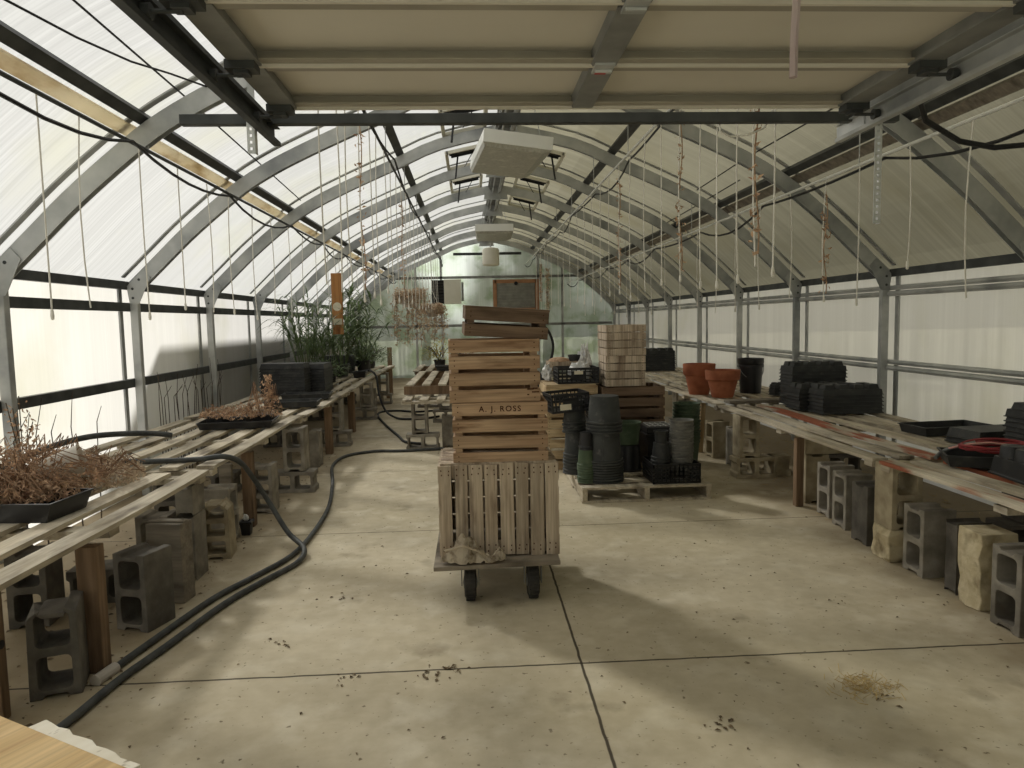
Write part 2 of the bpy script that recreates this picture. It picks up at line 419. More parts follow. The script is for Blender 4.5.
SC.view_settings.use_curve_mapping = False; SC.view_settings.exposure = 0.42
try:
    SC.cycles.transparent_max_bounces = 16; SC.cycles.max_bounces = 10; SC.cycles.diffuse_bounces = 5; SC.cycles.transmission_bounces = 8
    SC.cycles.sample_clamp_indirect = 6.0; SC.cycles.caustics_reflective = False; SC.cycles.caustics_refractive = False
except Exception: pass

# ------------------------------------------------------------------ greenhouse shell
XC = 0.45; HALF = 3.42; EAVE = 1.87
Y0, Y1 = -0.6, 19.95
PROF = [(3.42,1.87),(3.18,2.10),(2.95,2.32),(2.68,2.55),(2.42,2.75),(2.17,2.90),(1.93,3.02),(1.60,3.17),(1.25,3.32),(0.76,3.53),(0.0,3.70)]
def _smooth(P, n=3):
    out = []
    for i in range(len(P)-1):
        p0, p1, p2, p3 = (V(P[max(0,i-1)]), V(P[i]), V(P[i+1]), V(P[min(len(P)-1,i+2)]))
        for k in range(n):
            t = k/n; q = 0.5*((2*p1)+(p2-p0)*t+(2*p0-5*p1+4*p2-p3)*t*t+(3*p1-p0-3*p2+p3)*t**3); out.append((q.x, q.y))
    return out + [P[-1]]
PROF = _smooth(PROF)
ARCH_Y = [4.737+1.83*(k-1) for k in range(0, 10)]       # 2.91 ... 19.38
def offs(d):
    """arch profile pushed outward by d (right half, eave first)"""
    out = []
    for i, (u, z) in enumerate(PROF):
        a = PROF[max(0, i-1)]; b = PROF[min(len(PROF)-1, i+1)]
        t = V((b[0]-a[0], b[1]-a[1])).normalized(); n = V((t.y, -t.x))
        if i == len(PROF)-1: n = V((0, 1))
        if n.y < 0: n = -n
        out.append((u + n.x*d, z + n.y*d))
    return out
SKIN = offs(0.12)
SX = 3.55                                   # skin plane of the side walls, from the centre line
def st(name, mb, m, label, cat, **kw):
    o = mb.build(name, m, **kw); return tag(o, label, cat, kind='structure')

mb = MB(); mb._add([(XC-SX,Y0,0),(XC+SX,Y0,0),(XC+SX,Y1,0),(XC-SX,Y1,0),(XC-SX,Y0,-0.15),(XC+SX,Y0,-0.15),(XC+SX,Y1,-0.15),(XC-SX,Y1,-0.15)],
        [(0,1,2,3),(7,6,5,4),(0,4,5,1),(1,5,6,2),(2,6,7,3),(3,7,4,0)])
st('floor', mb, M['concrete'], 'stained beige concrete floor with dark saw joints', 'floor')
for sgn, nm, lab in ((-1,'wall_left','translucent panel wall along the bench with the dried plants'), (1,'wall_right','translucent panel wall behind the terracotta pots')):
    mb = MB(); x = XC + sgn*SX
    mb._add([(x,Y0,0.0),(x,Y1,0.0),(x,Y1,EAVE+0.05),(x,Y0,EAVE+0.05)], [(0,1,2,3)])
    st(nm, mb, M['sidewall'], lab, 'wall')
full = [(XC-SX, EAVE+0.05)] + [(XC-u, z) for u, z in SKIN[1:]] + [(XC+u, z) for u, z in reversed(SKIN[1:-1])] + [(XC+SX, EAVE+0.05)]
hf = [(XC+u, z) for u, z in [(SX, EAVE+0.05)] + SKIN[1:]]
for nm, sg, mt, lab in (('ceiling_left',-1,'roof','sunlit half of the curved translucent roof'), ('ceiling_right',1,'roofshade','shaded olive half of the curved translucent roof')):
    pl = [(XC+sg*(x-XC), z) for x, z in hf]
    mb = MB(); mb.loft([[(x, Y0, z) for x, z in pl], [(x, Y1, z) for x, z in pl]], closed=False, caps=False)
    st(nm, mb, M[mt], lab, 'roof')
mb = MB(); mb._add([(XC-SX,Y1,0),(XC+SX,Y1,0)] + [(x, Y1, z) for x, z in reversed(full)], [tuple(range(len(full)+2))])
st('wall_back', mb, M['endwall'], 'far end wall of mossy translucent panels', 'wall')
# door wall behind the camera: panels either side of and above the open doorway
mb = MB(); n = len(full); 
lft = [(XC-SX, 0.0)] + [p for p in full if p[0] <= -0.9]
xe = -0.9; 
def zroof(x): 
    u = abs(x-XC)
    for (ua, za), (ub, zb) in zip(SKIN, SKIN[1:]):
        if ub <= u <= ua: return za + (zb-za)*(ua-u)/(ua-ub)
    return SKIN[-1][1]
lft += [(-0.9, zroof(-0.9)), (-0.9, 0.0)]
mb._add([(x, Y0, z) for x, z in lft], [tuple(range(len(lft)))])
rgt = [(1.8, 0.0), (1.8, zroof(1.8))] + [p for p in full if p[0] >= 1.8] + [(XC+SX, 0.0)]
mb._add([(x, Y0, z) for x, z in rgt], [tuple(range(len(rgt)))])
top = [(-0.9, 2.35), (-0.9, zroof(-0.9))] + [p for p in full if -0.9 < p[0] < 1.8] + [(1.8, zroof(1.8)), (1.8, 2.35)]
mb._add([(x, Y0, z) for x, z in top], [tuple(range(len(top)))])
st('wall_front', mb, M['endwall'], 'translucent front wall around the open doorway', 'wall')
mb = MB(); mb.box((0,10,-0.2), (120,120,0.08)); st('ground', mb, M['grass'], 'grass ground outside the greenhouse', 'ground')
mb = MB(); mb.box((-4.85,13.95,0.93), (2.5,11.9,2.0)); mb.box((-4.85,13.95,1.90), (2.5,11.9,0.06))
st('outside_building', mb, M['shed'], 'low grey shed beyond the wall behind the reeds', 'building')

# arches: post, rafter, gusset on each side
def cpoly(a, b):   # C section, a = radial offsets, b = along Y
    return None
def rafter(sgn, y):
    prof_in, prof_out = offs(-0.07), offs(0.05)
    mb = MB(); yb = y + 0.06
    pi, po = prof_in, prof_out
    t = 0.006
    def sec(i):
        (ui, zi), (uo, zo) = pi[i], po[i]
        du, dz = (uo-ui)/0.12, (zo-zi)/0.12
        def P(r, yy): return (XC + sgn*(ui + du*r), yy, zi + dz*r)
        return [P(0,y), P(0.12,y), P(0.12,yb), P(0,yb), P(0,yb-t), P(0.12-t,yb-t), P(0.12-t,y+t), P(0,y+t)]
    secs = [sec(i) for i in range(len(PROF))]
    mb.loft(secs)
    return mb
def arch(i, y):
    lab = f'galvanised steel arch across the greenhouse, {nth(i)} from the doorway' if i else 'galvanised steel arch above the raised door edge'
    t = thing('roof_arch', lab, 'steel arch', (0,0,0), group='steel arches carrying the roof', kind='structure')
    for sgn in (-1, 1):
        x = XC + sgn*HALF
        mb = MB(); mb.box((x, y+0.025, EAVE/2), (0.07, 0.06, EAVE))
        mb.build('post', M['galv'], t, bevel=0.006)
        rafter(sgn, y).build('rafter', M['galv'], t)
        g = MB(); pts = [(0.03,-0.15),(0.05,0.0),(-0.10,0.15),(-0.16,0.08),(-0.05,-0.15)]
        for yy in (0.0,):
            g.loft([[(x + sgn*a, y-0.008, EAVE+b) for a, b in pts], [(x + sgn*a, y-0.002, EAVE+b) for a, b in pts]])
        g.build('gusset_plate', M['galv'], t)
        bo = MB()
        for a, b in ((0,-0.1),(0,-0.02),(-0.06,0.06)):
            bo.lathe([(0,-0.008),(0.012,-0.008),(0.012,0.0),(0,0.0)], 8, (x+sgn*a, y-0.01, EAVE+b), Matrix.Rotation(PI/2, 3, 'X'))
        bo.build('bolt', M['darksteel'], t)
    g = MB(); g.loft([[(XC-0.2,yy,3.50),(XC+0.2,yy,3.50),(XC+0.16,yy,3.70),(XC,yy,3.74),(XC-0.16,yy,3.70)] for yy in (y-0.008, y-0.002)])
    g.build('ridge_plate', M['galv'], t)
    # seam bars on the skin
    s = MB(); sk = offs(0.108); sk2 = offs(0.118)
    for sgn in (-1, 1):
        s.loft([[(XC+sgn*a[0], y-0.03, a[1]), (XC+sgn*a[0], y+0.03, a[1]), (XC+sgn*b[0], y+0.03, b[1]), (XC+sgn*b[0], y-0.03, b[1])] for a, b in zip(sk, sk2)])
        s.box((XC+sgn*(SX-0.012), y, EAVE/2), (0.016, 0.055, EAVE))
    s.build('seam_bar', M['galv'], t)
for i, y in enumerate(ARCH_Y): arch(i, y)

# long members
LEN = Y1 - Y0
def long_box(u, z, w, h, tilt=0.0, y0=Y0+0.02, y1=Y1-0.02):
    mb = MB(); R = Matrix.Rotation(tilt, 3, 'Y')
    mb.box((XC+u, (y0+y1)/2, z), (w, y1-y0, h), R); return mb
tn = [0]
def trim(mb, m, label, cat='steel beam', nm='trim_'):
    tn[0] += 1
    return st(f'trim_{tn[0]}', mb, m, label, cat)
trim(long_box(-3.49, 1.88, 0.05, 0.07), M['darksteel'], 'dark eave beam above the reeds')
trim(long_box( 3.49, 1.88, 0.05, 0.07), M['darksteel'], 'dark eave beam above the terracotta pots')
trim(long_box(-3.475, 1.69, 0.05, 0.075), M['darksteel'], 'upper dark rail on the wall behind the reeds')
trim(long_box(-3.475, 1.02, 0.05, 0.075), M['darksteel'], 'lower dark rail on the wall behind the reeds')
for z, l in ((1.72,'upper'),(1.03,'lower')):
    mb = MB()
    mb.tube([(XC+3.475, Y0+.02, z+0.02),(XC+3.475, Y1-.02, z+0.02)], 0.022, 8); mb.tube([(XC+3.455, Y0+.02, z-0.035),(XC+3.455, Y1-.02, z-0.035)], 0.024, 8)
    trim(mb, M['galv'], f'{l} double pipe rail on the wall behind the terracotta pots', 'rail')
def on_prof(u, d):
    pr = offs(d)
    for (ua, za), (ub, zb) in zip(pr, pr[1:]):
        if ub <= u <= ua:
            k = (ua-u)/(ua-ub); return za+(zb-za)*k, math.atan2(zb-za, ua-ub)
    return pr[-1][1], 0
for sgn, side in ((-1, 'over the reeds'), (1, 'over the terracotta pots')):
    z, a = on_prof(2.48, 0.085)
    trim(long_box(sgn*2.48, z, 0.07, 0.045, sgn*a), M['darksteel'], f'dark lower purlin of the roof half {side}', 'purlin')
    z, a = on_prof(2.59, 0.105)
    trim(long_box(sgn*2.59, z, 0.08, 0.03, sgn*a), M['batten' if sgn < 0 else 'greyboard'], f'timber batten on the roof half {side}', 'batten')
    z, a = on_prof(1.22, 0.085)
    trim(long_box(sgn*1.22, z, 0.09, 0.045, sgn*a), M['darksteel'], f'dark upper purlin of the roof half {side}', 'purlin')
mb = long_box(0, 3.72, 0.24, 0.05)
for u in (-0.09, 0.09): mb.box((XC+u, (Y0+Y1)/2, 3.685), (0.012, LEN-0.1, 0.05))
trim(mb, M['strut'], 'steel ridge beam along the top of the roof', 'ridge beam')
mb = MB()
for u, z in ((-0.05,3.62),(0.04,3.60),(0.07,3.63)): mb.tube([(XC+u, 3.0, z), (XC+u, Y1-0.1, z)], 0.012, 6)
trim(mb, M['galv'], 'thin pipes running under the ridge beam', 'pipe')
# end wall framing
def ew(a, b, wd=0.07): 
    mb = MB(); mb.beam(a, b, 0.05, wd, (0,0,1)); return mb
YE = Y1 - 0.04
trim(ew((XC-2.5,YE,2.72),(XC+2.5,YE,2.72)), M['strut'], 'upper rail across the far end wall', 'rail')
trim(ew((XC-3.45,YE,1.41),(XC+3.45,YE,1.41)), M['strut'], 'lower rail across the far end wall', 'rail')
trim(ew((XC-0.9,YE-0.12,3.34),(XC+0.95,YE-0.12,3.34)), M['darksteel'], 'short dark bar high on the far end wall', 'rail')
for x, l in ((-1.5,'stud of the far end wall behind the hanging baskets'),(-0.8,'stud of the far end wall beside the wall fan'),(1.86,'stud of the far end wall beside the louvred shutter'),(2.52,'stud of the far end wall behind the crate stack')):
    mb = MB(); mb.beam((x,YE,0),(x,YE,zroof(x)-0.06), 0.06, 0.05, (0,1,0)); trim(mb, M['galv'], 'steel '+l, 'stud')

# bracing cables in the roof
def cable(pts, r, m, name, label, cat, n=6, group=None):
    mb = MB(); mb.tube(pts, r, n); o = mb.build(name, m, smooth=True); return tag(o, label, cat, group)
cable([(2.66,4.78,2.99),(2.64,6.9,3.0),(2.66,8.42,2.98)], 0.006, M['cable'], 'bracing_cable', 'thin dark bracing cable slanting under the roof over the terracotta pots', 'cable')
cable([(2.84,10.7,2.86),(2.82,9.0,2.88),(2.79,7.41,2.9)], 0.006, M['cable'], 'bracing_cable', 'thin dark bracing cable further along the roof past the terracotta pots', 'cable')
cable([(-1.75,3.4,2.98),(-1.79,4.85,2.97),(-1.88,8.35,2.9)], 0.006, M['cable'], 'bracing_cable', 'straight thin bracing cable above the front end of the dried plant bench', 'cable')
cable([(-1.92,3.2,2.88),(-1.86,3.7,2.9),(-1.79,4.11,2.93),(-1.72,4.45,2.98),(-1.6,4.78,3.0)], 0.006, M['cable'], 'loose_wire', 'loose curving wire near the first arch above the dried plants', 'cable')

# ------------------------------------------------------------------ wires, conduits and the plant strings
def sagging(x, z, y0, y1, span, sag, ph=0.0, dx=0.03):
    pts = []; y = y0; nspan = max(1, round((y1-y0)/span))
    for i in range(nspan*6+1):
        t = i/6.0; f = t - math.floor(t)
        s = sag*(0.6+0.4*math.sin(3.1*math.floor(t)+ph))*4*f*(1-f)
        pts.append((x+dx*math.sin(t*2.3+ph), y0+(y1-y0)*i/(nspan*6), z-0.015-s))
    return pts
WIRES = {'ll': (-2.0, 2.61, 2.4, 19.2), 'rl': (2.6, 2.49, 2.2, 19.6), 'rm': (1.45, 2.98, 3.2, 19.2), 'lm': (-0.72, 3.0, 3.2, 19.2)}
WN = {'ll': 'low wire over the dried plants', 'rl': 'low pipe over the terracotta pots', 'rm': 'high pipe towards the terracotta side', 'lm': 'high wire towards the dried plant side'}
for k, (x, z, y0, y1) in WIRES.items():
    name = {'ll':'support_wire','rl':'conduit_pipe','rm':'conduit_pipe','lm':'support_wire'}[k]
    m = M['pipewhite'] if k in ('rl','rm') else M['darksteel']
    t = thing(name, {'ll':'dark straight support wire low over the dried plant bench','rl':'pale straight conduit pipe low over the terracotta pot bench',
                     'rm':'pale conduit pipe high under the roof over the pot pallet','lm':'dark support wire high under the roof over the hanging baskets'}[k], 'wire' if m is not M['pipewhite'] else 'pipe')
    MB().tube([(x,y0,z),(x,y1,z)], 0.011 if k in ('rl','rm') else 0.012, 8).build('pipe' if 'pipe' in name else 'wire', m, t, smooth=True)
    h = MB()
    for y in ARCH_Y:
        if y < y0: continue
        zt, _ = on_prof(abs(x-XC), -0.05)
        h.tube([(x,y+0.02,z),(x,y+0.02,zt+0.01)], 0.004, 5)
    h.build('hanger', M['galv'], t)
    cable(sagging(x+0.03, z, max(y0,2.6), y1, 1.83, {'ll':0.16,'rl':0.13,'rm':0.1,'lm':0.1}[k], {'ll':0.4,'rl':1.2,'rm':2.2,'lm':3.0}[k]), 0.010 if k in ('ll','rl') else 0.009,
          M['cable'], 'drooping_cable', f'black cable drooping along the {WN[k]}', 'cable')
rnd = random.Random(3)
def hang_string(k, i, y, zb, vine=False, x=None):
    x0, z0 = WIRES[k][0], WIRES[k][1]
    x = x0 if x is None else x
    L = z0 - zb
    t = thing('plant_string', f'{"viny" if vine else "pale"} string on the {WN[k]}, {nth(i)} from the doorway', 'string', (x, y, z0), group=f'plant strings on the {WN[k]}')
    a, b = rnd.uniform(-.02,.02), rnd.uniform(-.02,.02)
    pts = [(a*math.sin(3*f), b*math.sin(2.5*f), -L*f) for f in (0,.25,.5,.75,.93,1.0)]
    mb = MB(); mb.tube(pts, 0.0042, 5); mb.build('cord', M['string'], t)
    if rnd.random() < 0.7:
        kx = MB(); p = V(pts[-1]); kx.lathe([(0,-0.02),(0.008,-0.016),(0.010,0.0),(0.007,0.03),(0,0.034)], 6, p); kx.build('knot', M['string'], t)
    if vine:
        v = MB(); r2 = random.Random(int(y*100))
        vp = [(0.012*math.sin(9*f), 0.012*math.cos(9*f), -L*(0.1+0.85*f)) for f in [q/16 for q in range(17)]]
        v.tube(vp, 0.004, 4)
        for q in range(46):
            f = r2.random(); v.leaf((r2.uniform(-.03,.03), r2.uniform(-.03,.03), -L*(0.1+0.85*f)), r2.uniform(.012,.026), r2)
        v.build('dried_vine', M['dried'], t)
SY = {'ll': [3.58,3.95,4.62,5.2,5.75,6.25,6.9,7.5,8.2,8.9,9.6,10.4,11.2,12.0,12.9,13.8],
      'rl': [3.66,4.2,4.75,5.2,5.8,6.4,7.0,7.6,8.2,8.9,9.6,10.3,11.1,12.0,13,14,15.2,16.4],
      'rm': [3.42,3.62,3.86,4.2,4.5,4.95,5.45,5.95,6.5,7.0,7.5,8.0,8.6,9.2,9.8,10.5,11.2,12,13,14,15,16],
      'lm': [3.7,4.1,4.5,5.0,5.5,5.9,6.4,6.9,7.4,7.9,8.5,9.0,9.6,10.2,10.9,11.6,12.4,13.2,14.2,15.2,16.3]}
for k, ys in SY.items():
    for i, y in enumerate(ys):
        zb = (1.6 if k in ('ll','rl') else 1.72) + rnd.uniform(-.06,.06)
        vine = (k == 'rm' and i in (1,5,9)) or (k == 'rl' and i in (3,)) or (k == 'lm' and i in (3,9)) 
        if k == 'rl' and i == 1: zb = 1.78
        hang_string(k, i, y, zb, vine)

# ------------------------------------------------------------------ raised overhead door, tracks, header bar
def overhead_door():
    t = thing('door_1', 'beige sectional overhead door raised flat under the roof', 'garage door', (0,0,0), kind='structure')
    x0, x1, zb = -0.80, 1.70, 2.405
    edges = [3.13, 2.63, 2.12, 1.62, 1.12]
    for i in range(4):
        ya, yb = edges[i]-0.006, edges[i+1]+0.006
        s = MB()
        s.box(((x0+x1)/2, (ya+yb)/2, zb+0.045), (x1-x0, ya-yb, 0.01))
        sec = s.build('door_section', M['doorpanel'], t)
        r = MB()
        for y, sg in ((ya, -1), (yb, 1)):
            r.box(((x0+x1)/2, y+sg*0.004, zb+0.022), (x1-x0, 0.008, 0.05))
            r.box(((x0+x1)/2, y+sg*0.028, zb), (x1-x0, 0.05, 0.006))
        r.build('rail', M['doorrail'], sec)
        MB().box(((x0+x1)/2, ya-0.004, zb-0.006), (x1-x0, 0.014, 0.016)).build('edge_lip', M['doorpanel'], sec)
        cs = MB(); cs.box((0.49, (ya+yb)/2, zb-0.006), (0.085, ya-yb-0.02, 0.012))
        for sx in (-1,1): cs.box((0.49+sx*0.042, (ya+yb)/2, zb+0.016), (0.006, ya-yb-0.03, 0.05))
        cs.build('stile', M['strut'], sec, label='grey steel centre stile')
        for x in (x0+0.05, x1-0.05):
            e = MB(); e.box((x, (ya+yb)/2, zb-0.005), (0.10, ya-yb-0.004, 0.012)); e.box((x, (ya+yb)/2, zb+0.02), (0.07, ya-yb-0.01, 0.04))
            e.build('end_stile', M['strut'], sec, label='grey steel end stile')
        for x in (x0+0.04, x1-0.04):
            b = MB(); b.box((x, ya-0.035, zb-0.022), (0.10, 0.07, 0.03)); b.box((x, ya-0.035, zb-0.04), (0.05, 0.05, 0.02))
            sg = -1 if x < 0.4 else 1
            b.lathe([(0,-0.06),(0.007,-0.06),(0.007,0.06),(0,0.06)], 8, (x+sg*0.06, ya-0.035, zb-0.05), Matrix.Rotation(PI/2, 3, 'Y'))
            b.lathe([(0,-0.012),(0.022,-0.012),(0.022,0.012),(0,0.012)], 12, (x+sg*0.095, ya-0.035, zb-0.05), Matrix.Rotation(PI/2, 3, 'Y'))
            b.build('roller_hinge', M['darksteel'], sec)
        if i:
            h = MB(); h.box((0.49, ya, zb-0.016), (0.07, 0.09, 0.01)); h.lathe([(0,-0.03),(0.008,-0.03),(0.008,0.03),(0,0.03)], 8, (0.49, ya, zb-0.024), Matrix.Rotation(PI/2, 3, 'Y'))
            hh = h.build('hinge', M['galv'], sec)
            if i == 1: MB().box((0.485, ya+0.028, zb-0.022), (0.04, 0.03, 0.002)).build('warning_sticker', M['redsticker'], sec)
overhead_door()
def door_track(x, y1, label, sg):
    t = thing('door_track', label, 'door track', (0,0,0))
    mb = MB(); y0 = 0.2; z = 2.355
    mb.box((x, (y0+y1)/2, z), (0.004, y1-y0, 0.075))
    for dz in (-0.0375, 0.0375):
        mb.box((x-sg*0.012, (y0+y1)/2, z+dz), (0.03, y1-y0, 0.004))
    mb.box((x-sg*0.026, (y0+y1)/2, z-0.03), (0.004, y1-y0, 0.016))
    mb.build('channel', M['darksteel' if sg < 0 else 'galv'], t)
    a = MB(); a.box((x+sg*0.03, (y0+y1)/2-0.03, z+0.045), (0.045, y1-y0-0.06, 0.005)); a.box((x+sg*0.007, (y0+y1)/2-0.03, z+0.065), (0.005, y1-y0-0.06, 0.045))
    a.build('support_angle', M['darksteel' if sg < 0 else 'strut'], t)
    return t
tl = door_track(-0.875, 3.42, 'dark door track ending above the dried plant side', -1)
tr = door_track(1.775, 3.42, 'bright door track ending above the terracotta pot side', 1)
e = MB(); e.box((1.772, 3.32, 2.355), (0.012, 0.24, 0.07)); e.build('lit_end', M['brightsteel'], tr, label='end of the track coloured bright as if lit')  # brighter plate stands in for light falling on the track end
def perforated(t, x, y, z0, z1, m, wd=0.032):
    o = [(-wd/2, z0), (wd/2, z0), (wd/2, z1), (-wd/2, z1)]
    holes = []; z = z0+0.02
    while z < z1-0.02:
        holes.append([(-0.005, z-0.006), (-0.005, z+0.006), (0.005, z+0.006), (0.005, z-0.006)]); z += 0.027
    mb = MB(); mb.holed(o, holes, 0.003, lambda a, b, q: (x+a, y+q, b))
    mb.box((x+wd/2, y+wd/2, (z0+z1)/2), (0.003, wd, z1-z0))
    return mb.build('perforated_angle', m, t)
perforated(tr, 1.80, 3.14, 1.90, 2.44, M['brightsteel']); perforated(tl, -0.90, 3.14, 2.22, 2.44, M['brightsteel'])
hb = thing('header_bar', 'dark square bar hung level below the raised door edge', 'bar', (0,0,0))
MB().beam((-1.25,3.32,2.405),(1.99,3.32,2.405), 0.045, 0.045).build('bar', M['darksteel'], hb, bevel=0.004)
hs = MB()
for x in (-0.95, 1.85):
    zt = zroof(x) - 0.02
    hs = MB(); hs.box((x, 3.345, (2.43+zt)/2), (0.03, 0.005, zt-2.43)); hs.build('hanger_strap', M['galv'], hb)
cable([(1.95,3.0,2.43),(1.99,3.15,2.43),(2.10,3.28,2.38),(2.28,3.3,2.29),(2.45,3.3,2.26),(2.62,3.28,2.27),(2.8,3.2,2.32)], 0.013, M['cable'], 'heavy_cable', 'thick black cable looping from the bright door track', 'cable', 8)
cable([(0.86,1.9,2.425),(0.862,1.9,2.33),(0.858,1.905,2.22),(0.855,1.9,2.12)], 0.011, M['strap'], 'pull_strap', 'faded mauve pull strap hanging from the raised door', 'strap', 5)
cable([(1.42,3.36,2.45),(1.38,3.36,2.37),(1.30,3.36,2.34),(1.22,3.37,2.335),(1.18,3.38,2.36),(1.17,3.38,2.41)], 0.005, M['string'], 'white_twine', 'loose white cord looped under the header bar', 'cord', 5)

# ------------------------------------------------------------------ lamps, vents, end wall fittings
def troffer(loc, rotzv, label):
    t = thing('grow_light', label, 'ceiling light', loc, rotzv, 'hanging lamp boxes under the ridge', rot=(0, 0.11 if loc[1] < 9 else 0.0, rotzv))
    W, D, Hh = 0.62, 1.15, 0.115
    mb = MB(); mb.box((0,0,Hh/2+0.03), (W, D, Hh)); mb.build('housing', M['lampwhite'], t, bevel=0.004)
    l = MB(); l.loft([[(-W/2+.005,-D/2+.005,0.03),(W/2-.005,-D/2+.005,0.03),(W/2-.005,D/2-.005,0.03),(-W/2+.005,D/2-.005,0.03)],
                      [(-W/2+.02,-D/2+.02,-0.005),(W/2-.08,-D/2+.02,-0.005),(W/2-.08,D/2-.02,-0.005),(-W/2+.02,D/2-.02,-0.005)]])
    l.build('prismatic_lens', M['lens'], t)
    c = MB()
    for sx in (-.22,.22):
        for sy in (-.45,.45): c.tube([(sx,sy,Hh+.03),(sx*.3,sy,3.62-loc[2])], 0.004, 5)
    c.build('hanging_chain', M['galv'], t)
    return t
troffer((0.385,7.02,3.0), 0.10, 'white lamp box hanging closest to the raised door')
t2 = troffer((0.42,12.4,2.93), -0.02, 'white lamp box hanging further back under the ridge')
g = thing('circulation_fan', 'grey canister fan hanging behind the far lamp box', 'fan', (0.42,14.6,2.62))
MB().lathe([(0,0.0),(0.15,0.0),(0.17,0.02),(0.17,0.3),(0.15,0.34),(0.06,0.36),(0,0.36)], 18).build('housing', M['vinyl'], g, smooth=True)
MB().tube([(0,0,0.36),(0,0,1.0)], 0.012, 6).build('drop_rod', M['galv'], g)
def vent(x, y, sgn, label, openk):
    z, a = on_prof(abs(x-XC), 0.10)
    tilt = a if x > XC else -a
    t = thing('roof_vent', label, 'vent', (x, y, z-0.015), rot=(0, tilt, 0), group='vents beside the ridge')
    W, D = 0.48, 0.95
    f = MB()
    for sx in (-1,1): f.box((sx*W/2,0,0), (0.04,D+0.04,0.04))
    for sy in (-1,1): f.box((0,sy*D/2,0), (W,0.04,0.04))
    f.build('frame', M['vinyl'], t)
    s = MB(); s.box((0,-D/2+0.05,-0.02), (W-0.06,0.05,0.02)); s.box((0,-D/2+0.1,-0.035), (W-.1,0.03,0.03)); s.build('gasket', M['cable'], t)
    r = MB(); r.tube([(sgn*0.1,-D/2+0.12,-0.03),(sgn*0.2,-D/2-0.05,-0.34)], 0.012, 6); r.tube([(-sgn*0.1,-D/2+0.1,-0.03),(sgn*0.05,-D/2+.05,-0.2)], 0.006, 5); r.build('opener_arm', M['cable'], t)
for x, y, s, l in ((-0.03,8.0,-1,'roof vent with black opener arm just past the header bar'),(-0.03,9.85,-1,'roof vent beside the ridge behind the near lamp box, dried plant side'),(-0.03,11.68,-1,'roof vent beside the ridge between the lamp boxes, dried plant side'),
                   (1.0,9.85,1,'roof vent beside the ridge behind the near lamp box, terracotta side'),(1.0,11.68,1,'roof vent beside the ridge between the lamp boxes, terracotta side'),(1.0,13.5,1,'roof vent beside the ridge past the far lamp box')):
    vent(x, y, s, l, 0)
# louvred exhaust shutter in an orange timber frame
t = thing('exhaust_shutter', 'grey louvred exhaust shutter in orange timber frame on end wall', 'vent', (1.24,19.86,2.2))
mb = MB(); Wd, Hd = 1.16, 0.78
for sx in (-1,1): mb.box((sx*Wd/2,0,0), (0.10,0.12,Hd+0.1))
for sz in (-1,1): mb.box((0,0,sz*Hd/2), (Wd,0.12,0.10))
mb.build('timber_frame', M['frameorange'], t)
mb = MB()
for i in range(9): mb.box((0,-0.02,-0.32+i*0.08), (Wd-0.12,0.012,0.085), Matrix.Rotation(0.35, 3, 'X'))
mb.box((0,0.03,0), (Wd-.1,0.01,Hd-.05)); mb.build('louvre_panel', M['shutter'], t)
MB().lathe([(0,-0.05),(0.05,-0.05),(0.05,0.05),(0,0.05)], 10, (0,-0.06,0.33), Matrix.Rotation(PI/2,3,'X')).build('motor_knob', M['cable'], t)
t = thing('wall_fan', 'boxy wall fan with dark grille and cream side panel', 'fan', (-0.64,19.8,2.33))
mb = MB(); mb.box((0.15,0,0), (0.46,0.24,0.66)); mb.build('cream_panel', M['vinyl'], t, bevel=0.01)
mb = MB(); mb.box((-0.24,0.02,0), (0.34,0.18,0.64)); mb.build('casing', M['grille'], t)
mb = MB()
for i in range(8): mb.box((-0.24,-0.085,-0.28+i*0.08), (0.32,0.012,0.05), Matrix.Rotation(0.5,3,'X'))
mb.build('grille', M['cable'], t)
mb = MB(); mb.box((0.42,0.02,0), (0.06,0.2,0.5)); mb.build('side_bracket', M['strut'], t)

# ------------------------------------------------------------------ concrete blocks
def rrect(cx, cz, w, h, r=0.022, n=3):
    out = []
    for (sx, sz, a0) in ((1,1,0),(-1,1,PI/2),(-1,-1,PI),(1,-1,1.5*PI)):
        for k in range(n+1):
            a = a0 + (PI/2)*k/n
            out.append((cx+sx*(w/2-r)+r*math.cos(a), cz+sz*(h/2-r)+r*math.sin(a)))
    return out
BW, BL = 0.19, 0.39
def block_mesh(holes=2, L=BL, W=BW, depth=0.19):
    """long axis b (0..L), width a, holes along t"""
    nt = 0.05
    o = [(-W/2,0),(-nt,0),(-nt+.012,0.016),(nt-.012,0.016),(nt,0),(W/2,0),(W/2,L),(nt,L),(nt-.012,L-0.016),(-nt+.012,L-0.016),(-nt,L),(-W/2,L)]
    hs = []
    if holes == 2: hs = [rrect(0, L*0.27, W-0.065, L*0.36), rrect(0, L*0.73, W-0.065, L*0.36)]
    elif holes == 3: hs = [rrect(0, L*q, W-0.06, L*0.22, 0.015) for q in (0.2,0.5,0.8)]
    return o, hs, depth
BCACHE = {}
